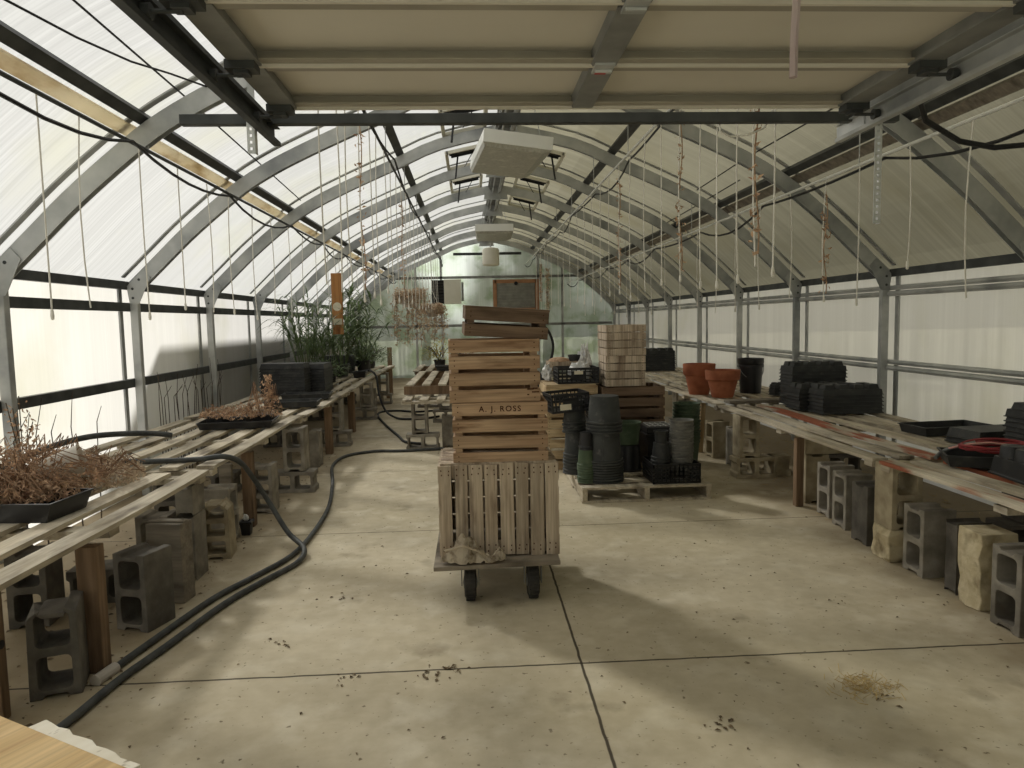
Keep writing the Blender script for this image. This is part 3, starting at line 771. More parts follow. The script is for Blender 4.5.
def block(x, y, orient, label, z=0.0, rot=0.0, m='block', holes=2, L=BL, W=BW, depth=0.19, broken=0.0, name='concrete_block', group='concrete blocks holding up the benches'):
    """orient: two letters, long axis then hole axis"""
    key = (orient, m, holes, L, W, depth)
    if key in BCACHE and not broken:
        o = BCACHE[key].copy(); COL.objects.link(o)
    else:
        ol, hs, d = block_mesh(holes, L, W, depth)
        tf = {'zy': lambda a,b,t: (a,t,b), 'zx': lambda a,b,t: (t,a,b), 'xy': lambda a,b,t: (b-L/2,t,a+W/2), 'yx': lambda a,b,t: (t,b-L/2,a+W/2),
              'xz': lambda a,b,t: (b-L/2,a,t+d/2)}[orient]
        mb = MB(); mb.holed(ol, hs, d, tf)
        if broken:
            r = random.Random(int(broken*1000))
            for v in mb.bm.verts:
                if v.co.z > L-0.02: v.co.z -= r.uniform(0, 0.07); v.co.x += r.uniform(-.01,.01)
        o = mb.build(name, M[m], bevel=0.004)
        if not broken: BCACHE[key] = o
    o.location = (x, y, z); o.rotation_euler = (0,0,rot)
    tag(o, label, 'concrete block', group)
    return o
LB, RB = 'blocks under the dried plant bench', 'blocks under the terracotta pot bench'
# dried-plant side
block(-1.765,3.02,'zy','chipped grey block standing nearest the doorway beside the brown bench leg', rot=0.33, broken=0.31, m='blockdark', group=LB)
block(-2.28,3.75,'zy','grey block standing deep under the bench behind the chipped block', rot=0.1, m='blockdark', group=LB)
block(-2.05,4.05,'xy','low grey block lying flat behind the upright block with two dark holes', rot=0.1, m='blockdark', group=LB)
block(-1.69,3.655,'zy','clean-edged upright grey block with two dark holes beside the hose', rot=-0.33, m='blockdark', group=LB)
block(-1.92,4.38,'zy','grey block with open holes standing behind the weathered board stump', m='block', group=LB)
block(-1.715,4.36,'zy','plain thin tall block standing directly behind the weathered board stump', m='block', holes=0, W=0.10, group=LB)
block(-1.715,4.36,'zy','plain half block set on the tall plain block at the bench joint', z=0.395, m='block', holes=0, L=0.175, W=0.10, group=LB)
block(-1.70,4.74,'zy','broken three-hole block tilted beside the bench joint', rot=0.12, holes=3, broken=0.52, m='blocktan', group=LB)
block(-1.79,5.06,'zx','grey block standing right behind the broken three-hole block', m='block', group=LB)
block(-1.72,5.87,'zy','upright three-hole block behind the second brown bench leg', holes=3, m='block', group=LB)
block(-1.64,6.56,'xy','grey block lying at the base of the stack past the three-hole block', m='block', group=LB)
block(-1.62,6.57,'zy','grey block standing on the lying block past the three-hole block', z=0.195, m='block', group=LB)
block(-2.35,6.6,'xy','grey block lying at the back of the bench under the dried plant tray', m='blockdark', group=LB)
block(-2.35,6.6,'zy','grey block standing at the back of the bench under the dried plant tray', z=0.195, m='blockdark', group=LB)
block(-1.69,7.72,'zx','thin plain block standing by the hose where it meets the floor', holes=0, depth=0.1, m='block', group=LB)
for q, (y, nm) in enumerate(((8.98,'the black tray stack'),(11.42,'the orange hanging board'),(13.62,'the far green plants'))):
    block(-1.72,y,'xy',f'grey block lying as stack base below {nm}', m='block', group=LB)
    block(-1.72 + (0.04 if q else 0),y+0.01,'zy',f'grey block standing on its lying base below {nm}', z=0.195, m='block', group=LB)
    block(-2.42,y+0.1,'xy',f'grey block lying by the wall below {nm}', m='blockdark', group=LB)
    block(-2.42,y+0.1,'zy',f'grey block standing by the wall on a lying block below {nm}', z=0.195, m='blockdark', group=LB)
block(-2.3,5.5,'zy','grey block standing in shade behind the second brown bench leg', m='blockdark', group=LB)
block(-1.78,12.55,'zx','grey block standing alone past the orange hanging board', m='block', group=LB)
# pot side
block(2.70,5.18,'zx','grey block with two dark holes standing next to the slim wooden leg', m='block', group=RB)
block(2.66,4.87,'zx','grey block with two dark holes standing second from the slim wooden leg', m='block', group=RB)
block(2.62,4.52,'zx','dark plain-faced block between the hollow blocks and the pale pillar', holes=0, m='blockdark', depth=0.2, group=RB)
block(2.585,4.2,'zy','pale tan block forming the top of the pillar under the bench joint', z=0.2, m='blocktan', group=RB)
pb = MB(); r = random.Random(5); 
secs = []
for z, k in ((0,1.04),(0.03,1.1),(0.1,1.0),(0.16,1.06),(0.2,0.98)):
    secs.append([(sx*0.095*k+r.uniform(-.012,.012), sy*0.095*k+r.uniform(-.012,.012), z) for sx, sy in ((-1,-1),(0,-1.05),(1,-1),(1.05,0),(1,1),(0,1),(-1,1),(-1.08,0))])
pb.loft(secs); tag(pb.build('broken_block', M['rough'], loc=(2.585,4.2,0), bevel=0.006), 'crumbling pale half block under the tan pillar block', 'concrete block', RB)
block(2.61,3.93,'zx','grey block with two dark holes standing in front of the tan pillar', rot=0.0, m='block', group=RB)
block(2.63,3.63,'zx','thin dark slab block standing between hollow block and yellowish rough slab', holes=0, W=0.09, m='blockdark', group=RB)
rb = MB(); secs = []
for z in (0,0.06,0.13,0.2,0.27,0.34,0.395):
    secs.append([(-0.095+r.uniform(-.012,.006), -0.085+r.uniform(-.01,.01), z),(-0.1+r.uniform(-.01,.008), 0.0, z),(-0.095+r.uniform(-.01,.006), 0.085+r.uniform(-.01,.01), z),(0.09,0.085,z),(0.09,-0.085+r.uniform(-.012,.01),z),(0,-0.085+r.uniform(-.014,.012),z)])
rb.loft(secs); tag(rb.build('rough_stone_block', M['rough'], loc=(2.605,3.45,0), bevel=0.005), 'yellowish rough split-faced slab standing among the grey blocks', 'stone block', RB)
block(2.575,3.16,'zx','grey hollow block nearest the doorway on the pot side', m='block', group=RB)
block(2.73,5.62,'zy','pale tan block standing behind the slim wooden leg', holes=0, m='blocktan', group=RB)
block(2.82,5.62,'xz','pale tan block lying on the standing one behind the slim leg', z=0.395, m='blocktan', group=RB)
block(2.62,6.56,'xy','tan block lying at the base of the two-high stack near the terracotta pots', m='blocktan', group=RB)
block(2.55,6.565,'zy','tan block standing on the lying one near the terracotta pots', z=0.195, m='blocktan', group=RB)
block(2.87,6.62,'xy','tan block lying end to end beside the two-high stack', m='blocktan', L=0.2, holes=0, group=RB)
block(2.62,7.56,'zx','tan block with broad plain face under the terracotta pots', rot=0.12, m='blocktan', group=RB)
block(2.62,7.07,'zx','grey block standing behind the two-high stack near the pots', m='block', depth=0.1, holes=0, group=RB)
for y, nm in ((9.35,'the far bench joint'),(12.3,'the far end of the pot bench')):
    block(2.75,y,'zy',f'grey block standing under {nm}', m='block', z=0.195, group=RB); block(2.75,y,'xy',f'grey block lying under {nm}', m='block', group=RB)
for y, nm in ((4.25,'behind the tan pillar'),(6.6,'behind the two-high stack'),(2.6,'behind the hollow block at the doorway')):
    block(3.45,y,'zy',f'grey block standing by the wall {nm}', m='blockdark', z=0.195, group=RB); block(3.45,y,'xy',f'grey block lying by the wall {nm}', m='blockdark', group=RB)
# centre pallet bench supports
CB = 'blocks under the centre pallet bench'
block(-0.61,8.57,'xy','grey hollow block lying as base of the centre bench pier', m='block', group=CB)
block(-0.64,8.58,'zy','grey hollow block standing on the base of the centre bench pier', z=0.195, m='block', group=CB)
block(-0.29,8.72,'zy','plain grey block standing beside the centre bench pier', holes=0, m='block', group=CB)
block(0.35,8.6,'zy','grey hollow block standing under the centre bench behind the cart', z=0.195, m='block', group=CB)
block(0.35,8.6,'xy','grey hollow block lying under the centre bench behind the cart', m='block', group=CB)
block(-0.42,10.9,'xy','grey hollow block lying under the middle of the centre bench', m='block', group=CB)
block(-0.42,10.9,'zy','grey hollow block standing under the middle of the centre bench', z=0.195, m='block', group=CB)
block(-0.8,12.9,'zy','grey hollow block standing under the far end of the centre bench', z=0.195, m='block', group=CB)
block(-0.8,12.9,'xy','grey hollow block lying under the far end of the centre bench', m='block', group=CB)

# ------------------------------------------------------------------ slatted benches
def bench(x0, x1, y0, y1, ztop, label, n=6, red=(), seed=0, skew=0.0, warp=0.012, sw=0.095):
    r = random.Random(seed)
    t = thing('slatted_bench', label, 'bench', ((x0+x1)/2, (y0+y1)/2, 0), group='slatted plant benches')
    W, D = x1-x0, y1-y0
    top, redtop = MB(), MB()
    for i in range(n):
        x = -W/2 + sw/2 + i*(W-sw)/(n-1)
        ya, yb = -D/2 + r.uniform(0,0.05), D/2 - r.uniform(0,0.05)
        seg = []
        ph = r.uniform(0,6)
        dx1, dx2 = r.uniform(-.012,.012), r.uniform(-.012,.012)
        for k in range(7):
            f = k/6; y = ya+(yb-ya)*f; zz = ztop + warp*math.sin(f*5+ph)*0.6; xx = x + dx1 + (dx2-dx1)*f
            hw = sw/2
            seg.append([(xx-hw,y,zz-0.022),(xx+hw,y,zz-0.022),(xx+hw,y,zz),(xx-hw,y,zz)])
        (redtop if i in red else top).loft(seg)
    top.build('slat_top', M['slat'], t)
    if red: redtop.build('painted_slats', M['slatred'], t, label='slats with worn red paint')
    for f in (0.03, 0.5, 0.97):
        y = -D/2 + D*f
        c = MB(); c.box((0, y, ztop-0.047), (W-0.03, 0.09, 0.035)); c.build('crosspiece', M['slat'], t)
    return t
LS = [(2.15,4.46,'slatted wooden bench nearest the doorway on the dried plant side'),(4.52,7.0,'second slatted bench on the dried plant side, under the small dried plant tray'),
      (7.06,9.5,'third slatted bench on the dried plant side, under the black tray stack'),(9.56,12.2,'fourth slatted bench on the dried plant side, below the orange board'),(12.26,15.3,'farthest slatted bench on the dried plant side')]
for i, (a, b, l) in enumerate(LS): bench(-2.80,-1.63,a,b,0.63 if i != 1 else 0.635,l,6 if i else 6,seed=i+1, sw=0.11)
RS = [(2.2,4.24,'slatted bench nearest the doorway on the pot side, worn red paint'),(4.28,7.12,'second slatted bench on the pot side, under the notched tray stacks'),(7.0+0.16,9.6,'third slatted bench on the pot side, under the terracotta pots'),(9.65,12.7,'farthest slatted bench on the pot side')]
for i, (a, b, l) in enumerate(RS): bench(2.47,3.70,a,b,0.61 if i != 2 else 0.615,l,7,red=(0,2) if i == 0 else ((2,) if i == 1 else ()),seed=20+i, sw=0.10)
def leg(x, y, h, label, w=0.075, d=0.09, m='leg', lean=0.0, name='wooden_post', knot=False):
    t = MB(); t.loft([[(sx*w/2+lean*z, sy*d/2, z) for sx, sy in ((-1,-1),(1,-1),(1,1),(-1,1))] for z in (0,h)])
    o = t.build(name, M[m], loc=(x,y,0), bevel=0.004); tag(o, label, 'post', 'wooden legs propping the benches')
    if knot: MB().lathe([(0,-.002),(.018,-.002),(.018,.001),(0,.001)], 10, (w/2+.0, 0, 0.3), Matrix.Rotation(PI/2,3,'Y')).build('knot', M['cable'], o)
    return o
leg(-1.685,3.16,0.565,'thick brown post beside the chipped block', 0.09,0.07)
leg(-1.92,2.78,0.565,'dark brown board leg with a knot hole at the bench end', 0.17,0.05, knot=True)
leg(-1.70,5.43,0.565,'brown orange post by the little black square pot', 0.075,0.09)
leg(-1.83,5.33,0.5,'pale grey board leg behind the little black square pot', 0.09,0.04, 'greyboard', name='board_prop')
leg(-1.69,8.42,0.565,'brown post just before the black tray stack', 0.08,0.08)
leg(-1.70,10.09,0.565,'brown post under the bench past the black tray stack', 0.09,0.09)
leg(-1.70,14.6,0.565,'brown post under the farthest bench of the plant side', 0.09,0.09)
leg(-1.75,15.4,1.0,'tall post rising at the far end of the plant bench', 0.09,0.09)
leg(2.545,5.46,0.545,'slim wooden leg under the pot side bench, front of the tan block', 0.06,0.06,'leg')
leg(2.52,7.84,0.55,'leaning pale leg under the terracotta pots', 0.05,0.06,'legpale', lean=0.06)
leg(2.62,9.9,0.545,'pale leg behind the green pot stack', 0.09,0.09,'legpale')
leg(2.50,2.97,0.545,'wooden leg at the doorway end of the pot side bench', 0.06,0.09,'leg')
mb = MB(); mb.box((0,0,0.22), (0.20,0.12,0.44)); mb.box((0,0,0.446),(0.205,0.05,0.012)); 
tag(mb.build('board_stump', M['greyboard'], loc=(-1.69,3.98,0), rotz=-0.15, bevel=0.006), 'short weathered board stump between two upright blocks', 'wood block')
MB2 = MB(); MB2.box((0,0,0), (0.80,0.16,0.03)); tag(MB2.build('grey_board', M['greyboard'], loc=(3.0,7.24,0.632), rotz=0.04, bevel=0.003), 'loose grey board laid across the bench by the terracotta pots', 'board')
# planks at the corner beside the camera
mb = MB(); mb.box((0,0,0), (1.3,0.20,0.036)); tag(mb.build('pine_plank', M['palewood'], loc=(-1.16,1.76,0.432), rotz=-0.53, bevel=0.004), 'pale pine plank end in the corner beside the doorway', 'plank')
mb = MB(); r = random.Random(9); secs = []
for k in range(13):
    x = -0.21+0.44*k/12; j = r.uniform(-.008,.004)
    secs.append([(x,-0.06,-0.015),(x,0.06+j,-0.015),(x,0.06+j,0.012),(x,-0.06,0.015)])
mb.loft(secs); tag(mb.build('white_plank', M['whitewood'], loc=(-1.083,1.852,0.395), rotz=-0.585, bevel=0.003), 'chipped white plank tucked under the pale pine plank', 'plank')
sp = MB(); sp.box((0,0,0.187),(0.7,0.14,0.374)); tag(sp.build('plank_support', M['leg'], loc=(-1.20,1.71,0), rotz=-0.53, bevel=0.006), 'wooden box under the corner planks', 'box')

# ------------------------------------------------------------------ crates
def slat_crate(name, W, D, Hh, rows, m, label, loc, rotzv=0.0, group=None, rot=None, gap=0.32, thick=0.012, cat='crate', base=True):
    """open wooden crate: four slatted sides on corner posts, slatted base"""
    t = thing(name, label, cat, loc, rotzv, group, rot=rot)
    sh = Hh/(rows-gap*(1-1.0/rows)) if rows > 1 else Hh
    pitch = Hh/(rows - gap + gap) if rows == 1 else (Hh - (Hh/(rows+(rows-1)*gap)))/(rows-1)
    h = Hh/(rows+(rows-1)*gap)
    r = random.Random(int(loc[0]*100+loc[2]*50))
    for nm, horiz, s in (('front_panel','x',-1),('back_panel','x',1),('side_panel','y',-1),('side_panel','y',1)):
        mb = MB()
        for i in range(rows):
            z = h/2 + i*(h*(1+gap)); j = r.uniform(-.003,.003); k = r.uniform(-.012,.012)
            if horiz == 'x': mb.box((0, s*(D/2-thick/2), z), (W, thick, h), Matrix.Rotation(k*0.6, 3, 'Y'))
            else: mb.box((s*(W/2-thick/2), 0, z), (thick, D-2*thick-0.002, h))
        mb.build(nm, M[m], t, bevel=0.0015)
    for sx in (-1,1):
        for sy in (-1,1):
            MB().box((sx*(W/2-thick-0.02), sy*(D/2-thick-0.02), Hh/2), (0.038,0.038,Hh-0.004)).build('corner_post', M[m], t)
    if base:
        mb = MB(); n = 5
        for i in range(n): mb.box((0, -D/2+thick+0.03+(D-2*thick-0.06)*i/(n-1), 0.006+0.002), (W-2*thick-.004, 0.06, 0.010))
        mb.build('base_slats', M[m], t)
    nl = MB()
    for sx in (-1,1):
        for i in range(rows):
            z = h/2 + i*(h*(1+gap))
            for dz in (-0.2,0.2): nl.lathe([(0,-.002),(.0035,-.002),(.0035,.001),(0,.001)], 6, (sx*(W/2-0.03), -D/2-0.0005, z+dz*h), Matrix.Rotation(PI/2,3,'X'))
    nl.build('nail_heads', M['stencil'], t)
    return t
def bushel(loc, W, D, Hh, label):
    """big crate whose face is of upright slats"""
    t = thing('wooden_crate', label, 'crate', loc, 0.0, 'crates piled on the cart'); th = 0.014
    r = random.Random(4)
    mb = MB()
    for i in range(5): mb.box((0, D/2-th/2, 0.055+i*(Hh-0.11)/4), (W, th, 0.092))
    mb.build('back_panel', M['crategrey'], t)
    for nm, s in (('front_panel',-1),):
        mb = MB(); n = 8; pw = W/n
        for i in range(n):
            wv = pw*r.uniform(0.80,0.92); dz = r.uniform(-.008,.006)
            mb.box((-W/2+pw*(i+0.5)+r.uniform(-.004,.004), s*(D/2-th/2), Hh/2+dz), (wv, th, Hh-0.012), Matrix.Rotation(r.uniform(-.008,.008),3,'Y'))
        mb.build(nm, M['crategrey'], t, bevel=0.002)
    for s in (-1,1):
        mb = MB()
        for i in range(4): mb.box((s*(W/2-0.01), 0, 0.06+i*(Hh-0.12)/3), (0.016, D-2*th-.002, 0.095))
        mb.build('side_panel', M['crategrey'], t)
        for sy in (-1,1): MB().box((s*(W/2-0.04), sy*(D/2-0.035), Hh/2), (0.04,0.04,Hh-.02)).build('corner_post', M['crategrey'], t)
    for sy in (-1,1):
        mb = MB(); mb.box((0, sy*(D/2-th-0.012), Hh-0.05), (W-0.05,0.018,0.07)); mb.box((0, sy*(D/2-th-0.012), 0.05), (W-0.05,0.018,0.07)); mb.build('batten', M['crategrey'], t)
    mb = MB()
    for i in range(5): mb.box((0,-D/2+0.06+i*(D-0.12)/4,Hh-0.008), (W-0.03,0.085,0.012))
    mb.build('top_boards', M['crategrey'], t)
    nl = MB()
    for i in range(8):
        for z in (0.035,0.06,Hh-0.06,Hh-0.035):
            for q in (-.018,.018): nl.box((-W/2+W/8*(i+0.5)+q+r.uniform(-.004,.004), -D/2-0.0006, z+r.uniform(-.006,.006)), (0.006,0.002,0.008))
    nl.build('nail_heads', M['stencil'], t)
# cart
CZ = 0.232
cart = thing('flat_cart', 'low four-wheeled flat cart carrying the crate tower', 'cart', (0.115,4.12,0))
mb = MB(); mb.box((-0.01,-0.03,CZ-0.014), (0.67,0.80,0.024), Matrix.Rotation(-0.018,3,'Y')); mb.build('deck', M['deck'], cart, bevel=0.004)
for sx, x in ((-1,-0.155),(1,0.185)):
    for y in (-0.31,0.30):
        wv = MB(); wv.lathe([(0.03,-0.032),(0.075,-0.032),(0.09,-0.024),(0.096,0),(0.09,0.024),(0.075,0.032),(0.03,0.032)], 24, (x,y,0.096), Matrix.Rotation(PI/2,3,'Y'))
        for k in range(24):
            a = 2*PI*k/24; wv.box((x, y+0.0955*math.cos(a), 0.096+0.0955*math.sin(a)), (0.05,0.008,0.008), Matrix.Rotation(a,3,'X'))
        wl = wv.build('wheel', M['rubber'], cart)
        MB().lathe([(0,-0.04),(0.034,-0.034),(0.034,0.034),(0,0.04)], 12, (x,y,0.096), Matrix.Rotation(PI/2,3,'Y')).build('hub', M['strut'], wl)
        b = MB()
        for q in (-1,1): b.box((x+q*0.046, y, 0.145), (0.005,0.05,0.125))
        b.box((x,y,0.207),(0.12,0.09,0.006)); b.build('caster_fork', M['strut'], cart)
bushel((0.125,4.06,CZ+0.002), 0.655, 0.52, 0.515, 'large crate with upright slats at the base of the cart')
CT = CZ + 0.517 + 0.003
CG = 'crates piled on the cart'
c1 = slat_crate('wooden_crate', 0.512, 0.40, 0.335, 4, 'crate', 'brown slatted crate stencilled with a name, second up the cart tower', (0.145,4.03,CT-.02), -0.02, CG)
# stencilled name
fc = bpy.data.curves.new('stencilled_name', 'FONT'); fc.body = 'A. J. ROSS'; fc.size = 0.042; fc.extrude = 0.0006; fc.align_x = 'CENTER'; fc.align_y = 'CENTER'; fc.space_character = 1.25; fc.offset = 0.0006
fo = bpy.data.objects.new('lettering_source', fc); COL.objects.link(fo); fo.rotation_euler = (PI/2,0,0); fo.location = (0.0,-0.2012,0.301); fc.materials.append(M['stencil']); fo.parent = c1
dg = bpy.context.evaluated_depsgraph_get()
fm = bpy.data.meshes.new_from_object(fo.evaluated_get(dg)); fmo = bpy.data.objects.new('stencilled_letters', fm); COL.objects.link(fmo)
fmo.rotation_euler = fo.rotation_euler; fmo.location = fo.location; fmo.parent = c1; bpy.data.objects.remove(fo)
fmo['label'] = 'dark stencilled letters'
c2 = slat_crate('wooden_crate', 0.488, 0.40, 0.335, 4, 'crate', 'brown slatted crate above the stencilled one, third up the cart tower', (0.112,4.04,CT+.335-.02+.003), 0.03, CG)
mb = MB()
for a, b in (((-.03,.005),(.0,.035)),((.0,.035),(.022,.012)),((-.005,.0),(.03,.008)),((-.03,-.012),(-.024,-.006))):
    mb.box((0.205+a[0]*.5+b[0]*.5, -0.2012, 0.045+(a[1]+b[1])/2), (abs(b[0]-a[0])+.005, 0.001, 0.007))
mb.build('inked_mark', M['stencil'], c2, label='small dark ink mark')
c3 = slat_crate('wooden_crate', 0.45, 0.36, 0.15, 2, 'cratedark', 'shallow dark crate tilted on top of the cart tower', (0.175,4.04,CT+.67-.02+.016), 0.06, CG, rot=(0.03,0.075,0.05))
mb = MB(); mb.box((0,0,0.154), (0.455,0.365,0.012)); mb.build('lid_board', M['cratedark'], c3)
# crumpled film on the deck edge
def crumple(name, m, loc, dims, label, seed, cat='bag', sub=3, amp=0.35):
    bm = bmesh.new(); bmesh.ops.create_icosphere(bm, subdivisions=sub, radius=1.0); r = random.Random(seed)
    for v in bm.verts:
        n = v.co.normalized()
        k = 1 + amp*(math.sin(7*n.x+seed)*math.cos(6*n.y+2*n.z) + 0.6*math.sin(13*n.z+5*n.x)*math.sin(11*n.y+seed)) + r.uniform(-.06,.06)
        v.co = V((n.x*dims[0]*k, n.y*dims[1]*k, max(0.0, (n.z*0.5*k+0.5))*dims[2]))
    mb = MB(); mb.bm.free(); mb.bm = bm
    o = mb.build(name, m, loc=loc); return tag(o, label, cat)
def film_bag():
    t = thing('plastic_bag', 'crumpled brown plastic film bag on the cart deck edge', 'bag', (-0.02,3.735,CZ+0.004))
    mb = MB(); r = random.Random(2); nx, ny = 26, 10
    grid = []
    for i in range(nx+1):
        row = []
        for j in range(ny+1):
            f, g = i/nx, j/ny
            x = -0.17+0.34*f; env = math.sin(PI*min(1,max(0,f)))**0.5
            zz = 0.15*env*math.sin(PI*g)*(0.6+0.4*math.sin(8*f+5))+0.012*r.uniform(-1,1)+0.012*math.sin(31*f+9*g)
            y = -0.05+0.09*g+0.01*math.sin(14*f)
            row.append(mb.bm.verts.new((x + r.uniform(-.005,.005), y*env, max(0.001, zz))))
        grid.append(row)
    for i in range(nx):
        for j in range(ny): mb.bm.faces.new((grid[i][j],grid[i+1][j],grid[i+1][j+1],grid[i][j+1]))
    mb.build('film', M['foil'], t, solid=0.001)
    k = MB(); k.tube([(-0.15,-0.03,0.07),(-0.05,-0.055,0.10),(0.02,-0.06,0.075),(0.09,-0.055,0.03),(0.14,-0.04,0.08),(0.16,-0.02,0.05)], 0.006, 6); k.build('twisted_edge', M['foil'], t)
film_bag()

# crates behind the pot pallet
BG = 'wooden crates behind the pot pallet'
slat_crate('wooden_crate', 0.52, 0.62, 0.42, 4, 'cratepale', 'pale crate on the floor at the sunlit end of the crate wall', (0.98,7.42,0.0), 0.0, BG)
slat_crate('wooden_crate', 0.52, 0.62, 0.42, 4, 'cratepale', 'pale crate stacked upon the sunlit floor crate, under black lug', (0.98,7.42,0.424), 0.02, BG)
mb = MB()
slat_crate('wooden_crate', 0.62, 0.52, 0.41, 4, 'cratedark', 'dark crate on the floor behind the pot pallet', (1.60,7.3,0.0), 0.0, BG)
slat_crate('wooden_crate', 0.62, 0.52, 0.41, 4, 'cratedark', 'dark crate carrying the tall pale crate pair', (1.60,7.3,0.414), -0.02, BG)
for k, l in ((0,'lower'),(1,'upper')):
    slat_crate('wooden_crate', 0.40, 0.46, 0.305, 4, 'crategrey', f'{l} of two pale crates stacked high behind the pot pallet', (1.53,7.33,0.83+k*0.308), 0.015*(k*2-1), BG, gap=0.13)
mb = MB(); 
for i in range(5): mb.box((0.98,7.18+i*0.12,0.852), (0.50,0.11,0.014))
tag(mb.build('crate_lid_boards', M['cratepale']), 'loose boards covering the sunlit crate pair', 'boards')

# ------------------------------------------------------------------ plastic lugs (lattice crates)
def lug(name, W, D, Hh, label, loc, rotzv=0.0, m='black', sticker=None, rows=3, cols=9, group=None, rot=None):
    t = thing(name, label, 'plastic crate', loc, rotzv, group, rot=rot); th = 0.008
    for nm, s, ax, ln in (('front_lattice',-1,'x',W),('back_lattice',1,'x',W),('side_lattice',-1,'y',D),('side_lattice',1,'y',D)):
        mb = MB()
        def bar(u0, u1, z0, z1):
            if ax == 'x': mb.box(((u0+u1)/2, s*(D/2-th/2), (z0+z1)/2), (u1-u0, th, z1-z0))
            else: mb.box((s*(W/2-th/2), (u0+u1)/2, (z0+z1)/2), (th, u1-u0, z1-z0))
        e = ln/2 - (0 if ax == 'x' else th+0.001)
        bar(-e, e, Hh-0.025, Hh); bar(-e, e, 0, 0.02)
        for i in range(1, rows): z = Hh*i/rows; bar(-e, e, z-0.006, z+0.006)
        n = cols if ax == 'x' else max(3, int(cols*D/W))
        for i in range(n+1):
            u = -e + (2*e)*i/n; w2 = 0.014 if i in (0,n) else 0.005
            bar(max(-e,u-w2), min(e,u+w2), 0.004, Hh-0.004)
        if ax == 'x':
            bar(-0.07, 0.07, Hh*0.28, Hh*0.78)
        mb.build(nm, M[m], t)
    mb = MB(); mb.box((0,0,0.006), (W-2*th-.002,D-2*th-.002,0.008)); mb.build('base', M[m], t)
    if sticker:
        MB().box((sticker[0], -D/2-0.0015, sticker[1]), (sticker[2],0.002,sticker[3])).build('paper_label', M['sticker'], t, label='white paper label')
    return t
lug('plastic_crate', 0.42, 0.36, 0.16, 'black lattice crate with pale label on the sunlit crate pair', (1.06,7.35,0.862), 0.02, sticker=(0.0,0.11,0.09,0.035), rows=4)
tray = slat_crate('wooden_tray', 0.36, 0.26, 0.10, 1, 'crategrey', 'shallow wooden tray of oddments behind the label crate', (0.99,7.72,0.865+0.10), 0.06)
mb = MB(); mb.lathe([(0,0),(0.10,0.0),(0.12,0.02),(0.10,0.045),(0.05,0.06),(0,0.062)], 16); tag(mb.build('coir_disc', M['dried'], loc=(0.93,7.70,0.985+0.06), smooth=True), 'round brown coir liner on the shallow wooden tray', 'liner')
mb = MB(); mb.lathe([(0,0),(0.058,0),(0.066,0.07),(0.072,0.07),(0.072,0.095),(0.064,0.095),(0.055,0.012),(0,0.012)], 20); tag(mb.build('plant_pot', M['blackmatt'], loc=(1.10,7.70,0.985+0.05), smooth=True), 'small dark pot on the shallow wooden tray', 'pot')
crumple('plastic_bag', M['whitebag'], (1.10,7.3,0.885), (0.10,0.09,0.19), 'white plastic bag peaking out of the black label crate', 3)
crumple('plastic_bag', M['whitebag'], (1.20,7.66,0.862), (0.06,0.08,0.36), 'white plastic bag beside the tall pale crate pair', 5)
crumple('plastic_bag', M['whitebag'], (0.80,7.62,0.861), (0.05,0.10,0.17), 'white plastic sack at the sunlit corner of the crate pair', 8)

# ------------------------------------------------------------------ pots and the pot pallet
def pallet(loc, W, D, label):
    t = thing('wooden_pallet', label, 'pallet', loc)
    mb = MB(); n = 6
    for i in range(n): mb.box((0, -D/2+0.05+i*(D-0.1)/(n-1), 0.121), (W,0.10,0.018))
    mb.build('deck_boards', M['slat'], t)
    for x in (-W/2+0.025, 0, W/2-0.025): MB().box((x,0,0.065),(0.04,D-0.004,0.092)).build('stringer', M['slat'], t)
    mb = MB()
    for y in (-D/2+0.05,0,D/2-0.05): mb.box((0,y,0.009),(W,0.09,0.018))
    mb.build('bottom_boards', M['slat'], t)
pallet((1.41,6.36,0), 1.08, 1.22, 'low wooden pallet carrying stacks of black nursery pots')
PZ = 0.131
def pot_proto(name, r, h, m, rim=0.012, inverted=True):
    mb = MB(); rb = r*0.85
    rh = 0.013
    pr = [(0,0.0),(rb,0.0),(r*0.985,h-rh-.004),(r+rim*0.7,h-rh-.002),(r+rim,h-rh),(r+rim,h),(r+rim*0.3,h),(r*0.97,h-rh),(rb-0.004,0.006),(0,0.006)]
    if inverted: pr = [(a, h-z) for a, z in pr][::-1]
    mb.lathe(pr, 28); o = mb.build(name, m, smooth=True)
    o['category'] = 'pot'; return o
def stack(proto, x, y, z, n, dz, where, jit=0.004, group=None, noun='nursery pot', per=None):
    for i in range(n):
        k = n-1-i
        pos = 'topmost' if k == 0 else ('bottom' if i == 0 else f'{nth(k)} from the top')
        o = dup(proto, (x+rnd.uniform(-jit,jit), y+rnd.uniform(-jit,jit), z+i*dz), f'{noun}, {pos}, {where}', rotz=rnd.uniform(0,6), group=group)
big = pot_proto('nursery_pot', 0.155, 0.24, M['potgrey'])
stack(big, 1.10,6.02,PZ,9,0.022,'of the lower big pots at the pallet front', group='lower big pots at the pallet front', noun='upturned grey pot')
bp2 = pot_proto('nursery_pot', 0.142, 0.225, M['potgrey'])
zt = PZ+8*0.022+0.24+0.002
stack(bp2, 1.105,6.02,zt-0.0,4,0.028,'of the upper big pots at the pallet front', group='upper big pots at the pallet front', noun='upturned grey pot')
gp = pot_proto('nursery_pot', 0.075, 0.13, M['potgreen'], rim=0.006)
stack(gp, 0.945,6.13-.16,PZ,8,0.021,'of the green stack at the pallet edge', group='green pots at the pallet edge', noun='small green pot')
gk = pot_proto('nursery_pot', 0.062, 0.13, M['black'], rim=0.005)
stack(gk, 0.945,5.97,PZ+7*.021+.13+.002,2,0.02,'of the black pair capping the green stack', group='black pots capping the green stack', noun='small black pot')
